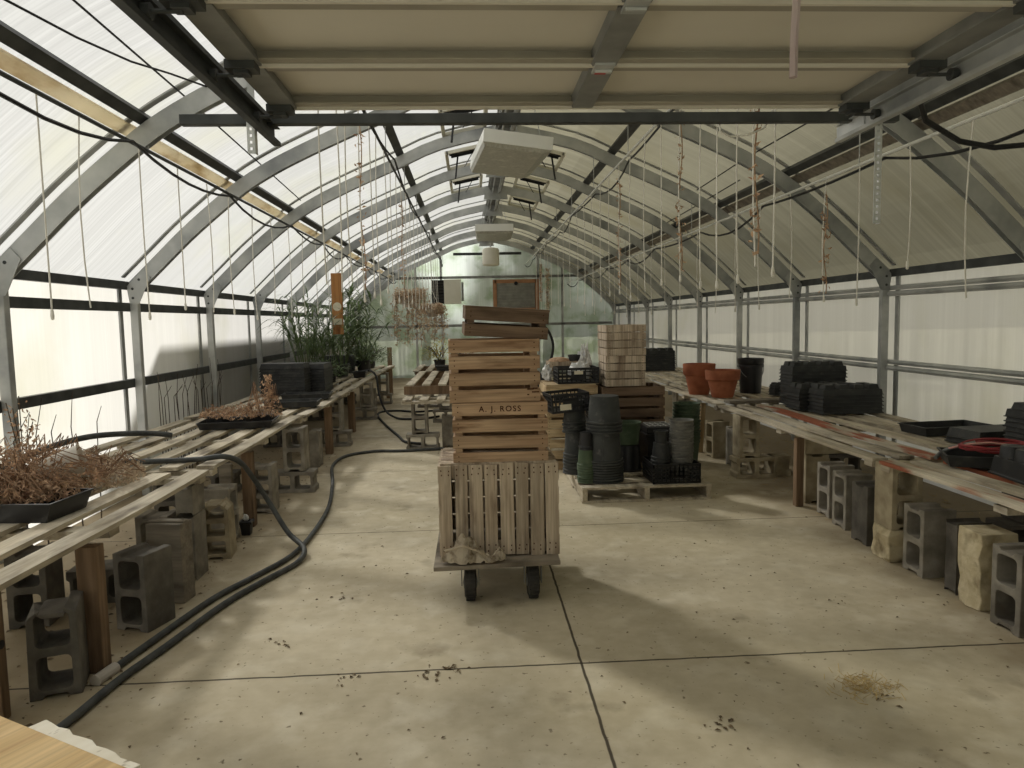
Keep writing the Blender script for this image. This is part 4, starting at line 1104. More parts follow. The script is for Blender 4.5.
dk = pot_proto('nursery_pot', 0.10, 0.20, M['potgrey'], rim=0.010)
stack(dk, 0.90,6.36,PZ,7,0.028,'of the lower tower behind the green stack', group='pots in lower tower behind the green stack', noun='upturned dark pot')
stack(dk, 0.90,6.36,PZ+6*.028+.20+.003,4,0.03,'of the upper tower behind the green stack', group='pots in upper tower behind the green stack', noun='upturned dark pot')
rp = pot_proto('nursery_pot', 0.12, 0.2, M['potgreen'], rim=0.010, inverted=False)
dup(rp, (1.39,6.42,PZ+0.24), 'round dark green pot standing behind the big grey stack', rotz=0)
rp2 = pot_proto('nursery_pot', 0.125, 0.235, M['black'], rim=0.010)
dup(rp2, (1.39,6.42,PZ), 'black upturned pot supporting the round green pot', rotz=0)
# lattice crate with pots
lug('plastic_crate', 0.40, 0.38, 0.165, 'black lattice crate of pots at the pallet front corner', (1.67,5.98,PZ+.001), 0.0, rows=5, cols=11)
sp_ = pot_proto('nursery_pot', 0.078, 0.13, M['blackmatt'], rim=0.008)
stack(sp_, 1.575,5.95,PZ+.014,7,0.03,'of the short stack in the lattice crate', group='short pot stack in the lattice crate', noun='upturned black pot')
ringp = pot_proto('nursery_pot', 0.055, 0.10, M['blackmatt'], rim=0.006, inverted=False)
dup(ringp, (1.575,5.95,PZ+.014+6*.03+.131), 'small round pot standing upright on the short crate stack', rotz=0)
gs = pot_proto('nursery_pot', 0.096, 0.16, M['potlight'], rim=0.006, inverted=False)
stack(gs, 1.755,5.96,PZ+.014,14,0.026,'of the tall grey stack in the lattice crate', group='tall grey pot stack in the lattice crate', noun='nested grey pot')
mb = MB(); mb.lathe([(0,0),(0.05,0),(0.05,0.03),(0,0.034)], 10)
# black tubs and tray behind
def tub(name, W, D, Hh, label, loc, m='black', taper=0.9):
    mb = MB(); a = 0.012
    def sq(w, d, z): return [(-w/2,-d/2,z),(w/2,-d/2,z),(w/2,d/2,z),(-w/2,d/2,z)]
    mb.loft([sq(W*taper,D*taper,0), sq(W,D,Hh-.02), sq(W+.02,D+.02,Hh-.02), sq(W+.02,D+.02,Hh), sq(W-2*a,D-2*a,Hh), sq(W*taper-2*a,D*taper-2*a,a)])
    o = mb.build(name, M[m], loc=loc, bevel=0.004); return tag(o, label, 'tub')
tub('plastic_tub', 0.27, 0.36, 0.44, 'square black tub behind the big grey pot stack', (1.19,6.62,PZ))
tub('plastic_tub', 0.30, 0.40, 0.32, 'square black tub near the back corner of the pot pallet', (1.72,6.6,PZ))
nt_ = thing('wire_tray', 'black tray topped with a pale wire grid', 'tray', (1.70,6.55,PZ+.325))
mb = MB(); mb.box((0,0,0.03),(0.26,0.3,0.06)); mb.build('tray_body', M['black'], nt_, bevel=0.006)
mb = MB()
for i in range(5): mb.tube([(-0.1+i*0.05,-0.13,0.066),(-0.1+i*0.05,0.13,0.066)],0.003,5)
for i in range(3): mb.tube([(-0.11,-0.1+i*0.1,0.07),(0.11,-0.1+i*0.1,0.07)],0.003,5)
mb.build('wire_grid', M['brightsteel'], nt_)
LUGG = 'black lugs resting on the dark pot tower'
lug('plastic_crate', 0.34, 0.36, 0.165, 'black lug with white label jutting past the crate tower', (0.83,6.36,0.70), 0.12, sticker=(-0.05,0.05,0.10,0.05), rows=3, rot=(0.0,-0.06,0.12), group=LUGG)
lug('plastic_crate', 0.28, 0.32, 0.13, 'black lug with pale label just behind the big grey stack', (1.19,6.58,PZ+.445), -0.06, sticker=(0.02,0.05,0.15,0.035), rows=3, group=LUGG)
crumple('plastic_bag', M['whitebag'], (1.24,6.55,PZ+.46), (0.06,0.06,0.17), 'white plastic bag poking from the lug behind the grey stack', 12)
gb = pot_proto('nursery_pot', 0.135, 0.22, M['potgreen'], rim=0.008, inverted=False)
stack(gb, 2.22,7.35,0.002,12,0.036,'of the green stack under the bench end', group='green pots under the bench end', noun='large green pot')

# ------------------------------------------------------------------ plant trays
def tray_proto(W=0.545, D=0.28, Hh=0.065, inverted=True, name='plant_tray', m='blackmatt', notches=4):
    mb = MB(); a = 0.004; tp = 0.94
    def sq(w, d, z): return [(-w/2,-d/2,z),(w/2,-d/2,z),(w/2,d/2,z),(-w/2,d/2,z)]
    s = [sq(W*tp,D*tp,0), sq(W,D,Hh-.008), sq(W+.014,D+.014,Hh-.008), sq(W+.014,D+.014,Hh), sq(W-2*a,D-2*a,Hh), sq(W*tp-2*a,D*tp-2*a,a)]
    if inverted: s = [[(x,y,Hh-z) for x,y,z in q] for q in s]
    mb.loft(s)
    o = mb.build(name, M[m]); o['category'] = 'tray'
    return o
def notched_proto(W=0.545, D=0.28, Hh=0.092, m='blackmatt', n=4, name='plant_tray'):
    """upturned cell tray: notched rim of blocks on a flat body"""
    mb = MB(); tp = 0.93
    def sq(w, d, z, x=0, y=0): return [(x-w/2,y-d/2,z),(x+w/2,y-d/2,z),(x+w/2,y+d/2,z),(x-w/2,y+d/2,z)]
    mb.loft([sq(W+.012,D+.012,0), sq(W+.012,D+.012,0.006), sq(W,D,0.006), sq(W*.975,D*.96,Hh*.55)])
    cw = W*.975/n
    for i in range(n):
        for j in (-1,1):
            x = -W*.4875+cw*(i+.5); y = j*D*.24
            mb.loft([sq(cw*.74,D*.40,Hh*.55,x,y), sq(cw*.58,D*.32,Hh,x,y)])
    o = mb.build(name, M[m]); o['category'] = 'tray'; return o
T_IN = tray_proto(); T_UP = tray_proto(inverted=False); T_NO = notched_proto()
def tray_stack(x, y, z, n, dz, where, rot=0.0, group=None, top=None, proto=None, noun='black tray'):
    proto = proto or T_IN
    for i in range(n):
        k = n-1-i
        pos = 'topmost' if k == 0 else ('bottom' if i == 0 else f'{nth(k)} from the top')
        pr = top if (top is not None and k == 0) else proto
        dup(pr, (x+rnd.uniform(-.004,.004), y+rnd.uniform(-.004,.004), z+i*dz), f'{noun}, {pos} of the {where}', rotz=rot+rnd.uniform(-.012,.012), group=f'trays of the {where}')
tray_stack(3.385,6.98,0.622,11,0.033,'tall tray stack beside the black bucket', 0.0, top=T_NO)
tray_stack(3.36,6.30,0.622,6,0.033,'low notched stack on the pot side', 0.0, top=T_NO)
tray_stack(3.29,6.62,0.622,6,0.030,'stack behind the low notched stack', 0.0, top=T_NO)
tray_stack(3.64,4.22,0.622,8,0.031,'wall side stack near the red cords', 0.08, top=T_NO)
dup(T_UP, (3.46,5.06,0.622), 'open empty black tray closest to the wall posts, before the tray stacks', rotz=0.10, group='open trays near the red cords')
tray_stack(3.53,4.62,0.622,3,0.016,'flat pile beside the open tray', 0.10)
T_SM = notched_proto(0.15,0.13,0.05,n=2)
tray_stack(3.36,7.72,0.632,4,0.030,'small pile before the bucket', 0.1, proto=T_SM, noun='small black cell pack')
tray_stack(3.12,12.0,0.622,9,0.036,'stack ending the pot bench', 0.0, top=T_NO, noun='black tray')
tray_stack(-2.33,9.10,0.642,11,0.033,'tall tray stack before the reeds', -0.05)
tray_stack(-2.03,9.56,0.642,10,0.033,'narrow stack before the reeds', 1.57)
dup(T_UP, (-1.95,8.55,0.642), 'open black tray overhanging the bench before the tall tray stack', rotz=0.06)
dup(T_UP, (-1.92,7.75,0.642), 'open black tray between the dried plants and the tall tray stack', rotz=0.05)
tray_stack(-2.38,12.95,0.642,8,0.036,'tray stack under the orange board', 0.0)
tray_stack(-2.3,15.05,0.642,9,0.04,'stack ending the plant bench', 0.0, top=T_NO)
sqp = tub('square_pot', 0.085,0.085,0.11,'square black pot in front of the tall tray stack', (3.07,6.98-.22,0.622), 'black', 0.8); sqp['category'] = 'pot'
sq2 = tub('square_pot', 0.075,0.075,0.105,'little black square pot on the floor by the brown orange post', (-1.66,5.2,0.0), 'black', 0.8); sq2['category'] = 'pot'
crumple('paper_scrap', M['whitebag'], (-1.66,5.2,0.10), (0.02,0.02,0.05), 'scrap of white paper in the little floor pot', 4, 'scrap', 2)
# round-cup carrier turned over at the doorway end
t = thing('cup_tray', 'black upturned cup tray with round bottoms at the doorway end', 'tray', (2.97,3.44,0.622), -0.12)
mb = MB()
def sq(w, d, z): return [(-w/2,-d/2,z),(w/2,-d/2,z),(w/2,d/2,z),(-w/2,d/2,z)]
mb.loft([sq(0.40,0.56,0.0), sq(0.40,0.56,0.012), sq(0.385,0.545,0.012), sq(0.36,0.52,0.10)]); mb.build('tray_body', M['black'], t, bevel=0.004)
for i in range(3):
    for j in range(4):
        MB().lathe([(0.066,0.0),(0.062,0.06),(0.056,0.068),(0.02,0.066),(0,0.062)], 20, (-0.118+i*0.118,-0.192+j*0.128,0.095)).build('cup_bottom', M['black'], t, smooth=True)
# tray holding the red cords
t = dup(T_UP, (3.0,3.93,0.622), 'black tray heaped with red cords on the painted slats', rotz=-0.42)
def coil(name, m, c, rad, turns, rr, label, seed, parent=None, flat=0.7):
    r = random.Random(seed); pts = []
    n = int(turns*22)
    for i in range(n+1):
        a = 2*PI*i/22; k = 1+0.14*math.sin(a*0.37+seed)
        pts.append((c[0]+rad*k*math.cos(a)+0.03*math.sin(a*.21+seed), c[1]+rad*flat*k*math.sin(a), c[2]+0.006*(i/22)+0.014*math.sin(a*1.6+seed)+0.014))
    return tag(MB().tube(pts, rr, 6).build(name, m, smooth=True), label, 'cord')
coil('red_cord', M['redhose'], (3.02,3.93,0.70), 0.19, 4.2, 0.008, 'bundle of red rubber cord coiled in the black tray', 1)
cable([(2.80,4.06,0.70),(2.88,3.99,0.735),(2.98,3.96,0.745),(3.10,3.93,0.73),(3.24,3.86,0.72)], 0.007, M['pinkcord'], 'pink_tubing', 'pale pink cord lying across the red coil', 'cord')
cable([(2.76,4.12,0.632),(2.80,4.13,0.66),(2.83,4.08,0.70),(2.92,4.0,0.74)], 0.013, M['strut'], 'hose_nozzle', 'dull metal hose end beside the red coil', 'nozzle', 8)

# terracotta, bucket
def terracotta(x, y, label, r=0.185, h=0.315):
    mb = MB(); mb.lathe([(0,0),(r*.62,0),(r*.88,h*.62),(r*.92,h*.62),(r*1.0,h*.66),(r*1.03,h*.97),(r*1.02,h),(r*.94,h),(r*.86,h*.64),(r*.6,0.014),(0,0.014)], 36)
    return tag(mb.build('terracotta_pot', M['terracotta'], loc=(x,y,0.622), smooth=True), label, 'pot', 'terracotta pots on the bench edge')
terracotta(2.60,8.13,'terracotta pot standing behind the other, slightly taller', 0.178, 0.35)
terracotta(2.745,7.76,'terracotta pot in front of its twin near the grey board', 0.183, 0.30)
t = thing('bucket', 'black plastic bucket behind the small cell packs', 'bucket', (3.20,8.12,0.622))
MB().lathe([(0,0),(0.115,0),(0.135,0.30),(0.147,0.30),(0.147,0.325),(0.14,0.33),(0.147,0.345),(0.149,0.40),(0.14,0.40),(0.13,0.32),(0.11,0.012),(0,0.012)], 32).build('pail', M['black'], t, smooth=True)
MB().tube([(-0.148*math.cos(a), -0.155*math.sin(a)*0.6-0.02*math.sin(a), 0.34-0.18*math.sin(a)) for a in [PI*k/14 for k in range(15)]], 0.004, 6).build('handle', M['strut'], t)

# ------------------------------------------------------------------ hoses
def smooth_path(pts, n=8):
    pts = [V(p) for p in pts]; out = []
    for i in range(len(pts)-1):
        p0, p1, p2, p3 = pts[max(0,i-1)], pts[i], pts[i+1], pts[min(len(pts)-1,i+2)]
        for k in range(n):
            t = k/n
            out.append(0.5*((2*p1)+(p2-p0)*t+(2*p0-5*p1+4*p2-p3)*t*t+(3*p1-p0-3*p2+p3)*t**3))
    out.append(pts[-1]); return out
def hose(pts, r, name, label, m='hose'):
    return tag(MB().tube(smooth_path(pts), r, 10).build(name, M[m], smooth=True), label, 'hose')
R_ = 0.0175
hose([(-1.62,2.45,R_),(-1.565,2.72,R_),(-1.53,3.02,R_+.0),(-1.465,3.32,R_),(-1.36,3.84,R_),(-1.25,4.16,R_),(-1.13,4.47,R_),(-1.13,4.67,R_+.03),(-1.28,4.87,0.10),(-1.42,4.98,0.27),(-1.50,4.93,0.45),(-1.545,4.80,0.60),(-1.62,4.70,0.665),(-1.79,4.68,0.655),(-2.08,4.66,0.655),(-2.4,4.70,0.655),(-2.60,4.72,0.66)],
     R_, 'garden_hose', 'grey hose running from the doorway floor up over the dried plant bench')
hz = hose([(-1.60,3.14,R_),(-1.545,3.45,R_),(-1.45,3.92,R_),(-1.33,4.24,R_),(-1.205,4.60,R_),(-1.17,5.05,R_),(-1.20,5.83,R_),(-1.34,6.75,R_),(-1.50,7.60,R_),(-1.45,8.15,R_),(-1.17,8.40,R_),(-0.90,8.38,R_),(-0.62,8.40,R_),(-0.35,8.44,R_)],
     R_-.001, 'garden_hose', 'black hose with white coupling snaking along the floor to the centre bench')
MB().tube([(-1.625,3.02,R_),(-1.60,3.14,R_)], 0.026, 12).build('coupling', M['whitepot'], hz, label='white plastic coupling')
hose([(-1.95,12.3,0.68),(-1.75,12.25,0.72),(-1.60,12.0,0.64),(-1.52,11.7,0.36),(-1.40,11.5,0.12),(-1.2,11.25,0.03),(-1.0,11.15,0.022),(-0.75,11.2,0.02),(-0.55,11.4,0.02)], 0.017, 'garden_hose', 'black hose dropping off the far plant bench', 'cable')
hose([(-0.5,12.3,0.018),(-0.75,12.15,0.018),(-1.0,12.1,0.018),(-1.3,12.3,0.018),(-1.55,12.2,0.018),(-1.55,11.7,0.018),(-1.3,10.6,0.018),(-1.0,9.5,0.018),(-0.86,9.0,0.018),(-0.62,8.82,0.018)], 0.017, 'garden_hose', 'dark hose curling on the floor beside the centre bench', 'cable')
hose([(-2.86,4.35,0.66),(-2.90,4.65,0.67),(-2.88,5.0,0.71),(-2.74,5.30,0.735),(-2.52,5.62,0.70),(-2.36,5.72,0.665)], 0.021, 'garden_hose', 'short grey hose end curving over the slats by the wall')
# curled cable with a round reel behind the crate tower, standing on a centre bench pallet
t = thing('trimmer_head', 'round black reel with curved black tube behind the crate tower', 'garden tool', (0.83,8.62,0.612))
MB().lathe([(0,-0.05),(0.06,-0.05),(0.11,-0.03),(0.13,0.0),(0.11,0.03),(0.06,0.05),(0,0.05)], 24, (0,0,0.13), Matrix.Rotation(PI/2,3,'X')).build('reel', M['black'], t, smooth=True)
MB().lathe([(0,-0.062),(0.03,-0.062),(0.03,0.0),(0,0.0)], 14, (0,0,0.13), Matrix.Rotation(PI/2,3,'X')).build('hub', M['strut'], t)
MB().tube(smooth_path([(0.02,0,0.25),(0.09,0,0.36),(0.135,0,0.50),(0.14,0,0.62),(0.10,0,0.74),(0.03,0,0.83),(-0.07,0,0.90)]), 0.016, 8).build('curved_tube', M['cable'], t, smooth=True)

# ------------------------------------------------------------------ centre pallet bench
t = thing('pallet_bench', 'pallet bench of spaced boards in the middle aisle behind the cart', 'bench', (0.0,8.4,0))
mb = MB()
for i in range(9): mb.box((-0.78+i*0.20,0.30,0.60), (0.10,0.62,0.02))
mb.build('lower_boards', M['slat'], t)
for y in (0.04,0.42): MB().box((0.02,y,0.573+(0.0 if y<.2 else .0)), (1.72,0.09,0.03)).build('bearer', M['slat'], t)
mb = MB()
for i in range(9): mb.box((-0.78+i*0.20,1.75,0.735), (0.10,2.5,0.02))
mb.build('upper_boards', M['slat'], t)
for y in (0.52,1.7,2.95): MB().box((0.02,y,0.672), (1.74,0.045,0.105)).build('stringer', M['leg'], t)
for y in (2.3,4.5): MB().box((-0.42 if y < 3 else -0.8,y+.2,0.60), (0.5,0.12,0.035)).build('bearer', M['slat'], t)
mb = MB()
for i in range(5): mb.box((-0.9+i*0.20,3.95,0.735), (0.10,1.7,0.02))
mb.build('far_boards', M['slat'], t)
MB().box((-0.5,3.9,0.672),(0.95,0.045,0.105)).build('stringer', M['leg'], t)
MB().box((-0.5,4.6,0.672),(0.95,0.045,0.105)).build('stringer', M['leg'], t)

# ------------------------------------------------------------------ plants
def reed(x, y, z, n, hgt, spread, label, seed, bl=0.45, m='leafgreen', lean=(0,0), pot=0.12, dens=7, w=0.012):
    r = random.Random(seed)
    t = thing('potted_reed', label, 'plant', (x,y,z), group='potted reeds on the plant bench')
    MB().lathe([(0,0),(pot*.8,0),(pot,pot*1.6),(pot*1.08,pot*1.6),(pot*1.08,pot*1.75),(pot*.95,pot*1.75),(pot*.93,pot*1.5),(0,pot*1.5)], 18).build('pot', M['black'], t, smooth=True)
    stm, lf = MB(), MB()
    for i in range(n):
        a = r.uniform(0,2*PI); h = hgt*r.uniform(0.6,1.05); s = spread*r.uniform(0.3,1.0)
        top = V((lean[0]*h+s*math.cos(a), lean[1]*h+s*math.sin(a), h))
        base = V((pot*.5*math.cos(a), pot*.5*math.sin(a), pot*1.4))
        pts = [base.lerp(top, f) + V((0,0,0.10*h*math.sin(PI*f)*0.6)) - V((0,0,0.18*s*f*f)) for f in (0,.25,.5,.75,1)]
        stm.tube(pts, 0.006, 5, r2=0.003)
        for q in range(dens):
            f = r.uniform(0.3,1.0); k = min(3, int(f*4)); p = pts[k].lerp(pts[k+1], f*4-k)
            b = a + r.uniform(-1.9,1.9)
            lf.blade(p, (math.cos(b), math.sin(b), r.uniform(0.15,1.3)), bl*r.uniform(.6,1.2), w*r.uniform(.7,1.2), r.uniform(.7,2.0), 6)
    stm.build('stems', M['leafgreen' if m == 'leafgreen' else m], t); lf.build('leaf_blades', M[m], t)
reed(-2.30,9.95,0.645,8,1.30,0.30,'sparse tall reed arching over the wall side of the tall tray stack', 11, 0.46, dens=7, w=0.013, lean=(0.0,-0.22))
reed(-2.32,10.3,0.645,12,1.32,0.42,'tall reed with crossing stems just behind the tall tray stack', 12, 0.55, dens=9, w=0.014, lean=(0.05,-0.05))
reed(-2.15,10.9,0.645,11,1.30,0.45,'leafy reed between the tall tray stack and the orange board', 13, 0.52, dens=10, w=0.014)
reed(-2.15,12.0,0.645,18,1.36,0.44,'dense dark reed directly behind the orange hanging board', 14, 0.52, dens=15, w=0.016)
reed(-1.95,13.0,0.645,16,1.45,0.55,'dense reed spreading towards the hanging baskets', 15, 0.55, dens=15, w=0.016)
reed(-2.38,11.4,0.645,14,0.85,0.36,'low bushy reed by the wall beside the orange board', 16, 0.5, dens=10, w=0.014)
def bush(x, y, z, rad, h, n, label, seed, m='leafgreen', name='potted_plant', size=0.03, pot=0.1):
    r = random.Random(seed)
    t = thing(name, label, 'plant', (x,y,z))
    MB().lathe([(0,0),(pot*.8,0),(pot,pot*1.3),(pot*.92,pot*1.3),(0,pot*1.15)], 16).build('pot', M['black'], t, smooth=True)
    lf, stm = MB(), MB()
    for i in range(n):
        a = r.uniform(0,2*PI); rr = rad*math.sqrt(r.random()); zz = pot*1.1 + h*r.random()**0.8*(1-0.5*(rr/rad)**2)
        p = V((rr*math.cos(a), rr*math.sin(a), zz)); lf.blade(p, (math.cos(a),math.sin(a),r.uniform(-.1,1)), size*r.uniform(1.5,3.2), size*.28, 1.2, 3)
    for i in range(14):
        a = r.uniform(0,2*PI); stm.tube([(0,0,pot),(rad*.4*math.cos(a),rad*.4*math.sin(a),pot+h*.5),(rad*.8*math.cos(a),rad*.8*math.sin(a),pot+h*.7)], 0.004, 4)
    lf.build('leaves', M[m], t); stm.build('stems', M['twig'], t)
bush(-1.95,13.3,0.645,0.42,0.40,420,'low green plant past the orange board near the bench edge', 31, size=0.05)
bush(-2.0,14.2,0.645,0.40,0.42,380,'green bushy plant near the far end of the plant bench', 32, size=0.05)
bush(-2.1,10.2,0.645,0.34,0.28,320,'short green plant right behind the tall tray stack', 33, size=0.05)
bush(-0.55,12.2,0.75,0.34,0.36,380,'yellow green plant on the centre pallet bench', 34, 'leafyellow', size=0.035)
bush(-0.10,12.0,0.75,0.26,0.26,260,'rusty brown plant on the centre pallet bench', 35, 'dried', size=0.035)
tub('square_pot', 0.30,0.22,0.08,'flat black tray on the centre pallet bench before the plants', (-0.42,11.4,0.748), 'black', 0.9)['category'] = 'tray'
tub('square_pot', 0.2,0.2,0.10,'black square pot cluster tray by the hose on the far plant bench', (-1.82,11.75,0.645), 'black', 0.85)['category'] = 'tray'

def dried(mb_leaf, mb_stem, cx, cy, cz, rx, ry, h, n, r, size=0.02):
    for i in range(n):
        a = r.uniform(0,2*PI); q = math.sqrt(r.random()); z = h*r.random()**1.4*(1.05-q*.75)
        mb_leaf.leaf((cx+rx*q*math.cos(a), cy+ry*q*math.sin(a), cz+z), size*r.uniform(.5,1.3), r)
    for i in range(n//22):
        a = r.uniform(0,2*PI); b = a+r.uniform(-1,1)
        mb_stem.tube([(cx+rx*.3*math.cos(a),cy+ry*.3*math.sin(a),cz),(cx+rx*.7*math.cos(b),cy+ry*.7*math.sin(b),cz+h*r.uniform(.4,.9)),(cx+rx*math.cos(b+.4),cy+ry*math.sin(b+.4),cz+h*r.uniform(.05,.5))], 0.0025, 4)
r = random.Random(77)
# black planter tray nearest the door, heap of dried plants
T_DEEP = tray_proto(0.95,0.30,0.09,False,'planter_tray','black')
tag(T_DEEP, 'long black planter tray full of dried plants nearest the doorway', 'tray'); T_DEEP['_used'] = 1; T_DEEP.location = (-2.36,3.47,0.637); T_DEEP.rotation_euler = (0,0,-0.10)
t = thing('dried_plant', 'tangled heap of dried brown plants around the white pots', 'plant', (-2.30,3.74,0.70))
lf, sm, lf2 = MB(), MB(), MB()
dried(lf, sm, 0,0,0, 0.36,0.45,0.27, 2600, r, 0.016); dried(lf2, sm, 0.12,0.34,-0.05, 0.30,0.36,0.20, 1500, r, 0.015); dried(lf, sm, 0.18,-0.22,0.0, 0.22,0.16,0.16, 800, r, 0.016); dried(lf, sm, -0.2,-0.30,0, 0.25,0.30,0.24, 1200, r, 0.016)
lf.build('dry_leaves', M['dried'], t); lf2.build('straw_leaves', M['driedpale'], t); sm.build('stems', M['drystem'], t)
t = thing('dried_stalk', 'upright dried stalk with seed heads by the first wall post', 'plant', (-2.70,4.42,0.66))
sm, lf = MB(), MB()
for i in range(5):
    a = i*1.3; p = [(0,0,0),(0.03*math.cos(a),0.03*math.sin(a),0.18),(0.07*math.cos(a),0.06*math.sin(a),0.30+.04*i)]
    sm.tube(p, 0.003, 4)
    for q in range(22): lf.leaf(V(p[1]).lerp(V(p[2]), r.random())+V((r.uniform(-.03,.03),r.uniform(-.03,.03),r.uniform(-.08,.02))), r.uniform(.008,.018), r)
sm.build('stems', M['twig'], t); lf.build('seed_heads', M['dried'], t)
def lying_pot(x, y, z, rot, label, r0=0.085, h=0.2):
    mb = MB(); mb.lathe([(0,0),(r0*.75,0),(r0,h),(r0*1.05,h),(r0*.93,h-.005),(r0*.7,0.005),(0,0.005)], 22)
    o = mb.build('plastic_pot', M['whitepot'], loc=(x,y,z), smooth=True); o.rotation_euler = rot; return tag(o, label, 'pot', 'white pots among the dried plants')
lying_pot(-2.24,3.80,0.76,(0.0,1.30,0.35),'white plastic pot lying on its side in the dried heap', 0.09, 0.2)
lying_pot(-2.62,3.62,0.775,(0.0,1.5,-0.1),'white plastic pot half buried at the doorway end of the heap', 0.085, 0.24)
# second tray
T2 = tray_proto(0.60,0.36,0.06,False,'planter_tray','black'); T2['_used'] = 1
tag(T2, 'shallow black tray of small dried plants at the bench edge', 'tray'); T2.location = (-2.02,6.28,0.645); T2.rotation_euler = (0,0,0.1)
PL = 'small dried plants in the shallow black tray'
for k, (dx, dy, h, n, l) in enumerate(((-0.2,0.05,0.13,320,'dried plant at the wall end of the shallow black tray'),(0.02,-0.03,0.15,360,'dried plant in the middle of the shallow black tray'),(0.20,0.08,0.34,420,'tallest dried plant at the aisle end of the shallow black tray'))):
    t = thing('dried_plant', l, 'plant', (-2.02+dx,6.28+dy,0.655), group=PL)
    tub_m = MB(); tub_m.box((0,0,0.04),(0.13,0.13,0.08), taper=1.1); tub_m.build('pot', M['black'], t)
    lf, sm = MB(), MB(); dried(lf, sm, 0,0,0.07, 0.14,0.14,h, n, r, 0.016)
    if k == 2:
        for q in range(160): lf.leaf((0.04+r.uniform(-.03,.03), r.uniform(-.03,.03), 0.08+h*r.uniform(.4,1.0)), r.uniform(.008,.018), r)
        sm.tube([(0.03,0,0.05),(0.04,0,0.25),(0.045,0.01,0.42)], 0.004, 4)
    lf.build('dry_leaves', M['dried'], t); sm.build('stems', M['drystem'], t)
# bare twigs against the wall
for x, y0, y1, n, h, l, sd in ((-2.86,6.7,8.3,22,0.55,'row of bare dark stems along the wall behind the dried plant tray',1),(-2.9,4.7,5.6,5,0.42,'few bare stems against the sunlit wall panel near the hose end',2)):
    t = thing('bare_stems', l, 'plant', (x,(y0+y1)/2,0.0)); rr = random.Random(sd); mb = MB()
    for i in range(n):
        y = (y0-y1)/2+(y1-y0)*i/(n-1)+rr.uniform(-.03,.03)
        mb.tube([(rr.uniform(-.02,.02),y,0.3),(rr.uniform(-.03,.03),y+rr.uniform(-.03,.03),0.63+h*.4),(rr.uniform(-.02,.06),y+rr.uniform(-.09,.09),0.63+h*rr.uniform(.5,1.0))], 0.005, 5, r2=0.002)
        mb.tube([(rr.uniform(-.01,.01),y,0.0),(rr.uniform(-.02,.02),y,0.3)], 0.005, 5)
    mb.build('stems', M['twig'], t)
# hanging baskets
def basket(x, y, z, R0, vl, n, label, seed):
    rr = random.Random(seed); t = thing('hanging_basket', label, 'plant', (x,y,z), group='hanging baskets of dried vines')
    MB().lathe([(0,-.01),(R0*.6,0),(R0*.95,R0*.75),(R0,R0*.95),(R0*.9,R0*.95),(R0*.5,0.02),(0,0.02)], 20).build('bowl', M['whitepot'], t, smooth=True)
    ch = MB(); zt = zroof(x)-0.16-z
    for k in range(3): a = 2*PI*k/3; ch.tube([(R0*.95*math.cos(a),R0*.95*math.sin(a),R0*.95),(0,0,R0*3.2)], 0.004, 4)
    ch.tube([(0,0,R0*3.2),(0,0,zt)], 0.004, 4); ch.build('hanger_chain', M['string'], t)
    lf, sm = MB(), MB()
    for i in range(24):
        a = rr.uniform(0,2*PI); L = vl*rr.random()**0.8*1.05+0.05; ro = R0*rr.uniform(.95,1.55); dxy = rr.uniform(-.06,.06)
        p = [V((R0*.8*math.cos(a),R0*.8*math.sin(a),R0*1.0)),V((ro*math.cos(a),ro*math.sin(a),R0*rr.uniform(.9,1.5))),V((ro*1.12*math.cos(a)+dxy*.5,ro*1.12*math.sin(a),-L*.4)),V((ro*1.02*math.cos(a)+dxy,ro*1.05*math.sin(a),-L))]
        sm.tube(p, 0.0025, 4)
        for q in range(int(n*(.25+L/vl))):
            f = 3*rr.random()**1.3; k = min(2,int(f)); lf.leaf(p[k].lerp(p[k+1], f-k)+V((rr.gauss(0,.035),rr.gauss(0,.035),rr.gauss(0,.03))), rr.uniform(.018,.042), rr)
    for i in range(n*20):
        a = rr.uniform(0,2*PI)
        if abs(a-1.5*PI) < 0.55: continue
        q = R0*rr.uniform(.55,1.5); lf.leaf((q*math.cos(a), q*math.sin(a), R0*rr.uniform(.3,1.6)), rr.uniform(.014,.034), rr)
    lf.build('dried_leaves', M['driedpale'], t); sm.build('stems', M['drystem'], t)
basket(-1.05,12.7,1.78,0.20,0.62,46,'larger hanging basket of dried vines beside the orange board', 4)
basket(-0.72,13.6,1.62,0.15,0.50,40,'smaller hanging basket of dried vines below the wall fan', 6)
# hanging dried strips near the shutter
for gx, gz0, gr, gm, gl in ((2.02,1.75,0.06,'driedpale','long dried garland hanging beside the louvred shutter'),(1.84,2.0,0.03,'dried','thin dried garland next to the long one by the shutter')):
    gy = 18.9; zt = zroof(gx) - 0.14
    t = thing('dried_garland', gl, 'garland', (gx, gy, zt)); L = zt-gz0; q = random.Random(int(gx*100))
    MB().tube([(0,0,0.02),(0.01,0,-L*.5),(0,0,-L)], 0.006, 5).build('cord', M['string'], t)
    lf = MB()
    for k in range(420):
        f = q.uniform(0.22,1.0); lf.leaf((q.gauss(0,gr*.5), q.gauss(0,gr*.5), -L*f), q.uniform(.015,.035), q)
    lf.build('dried_leaves', M[gm], t)
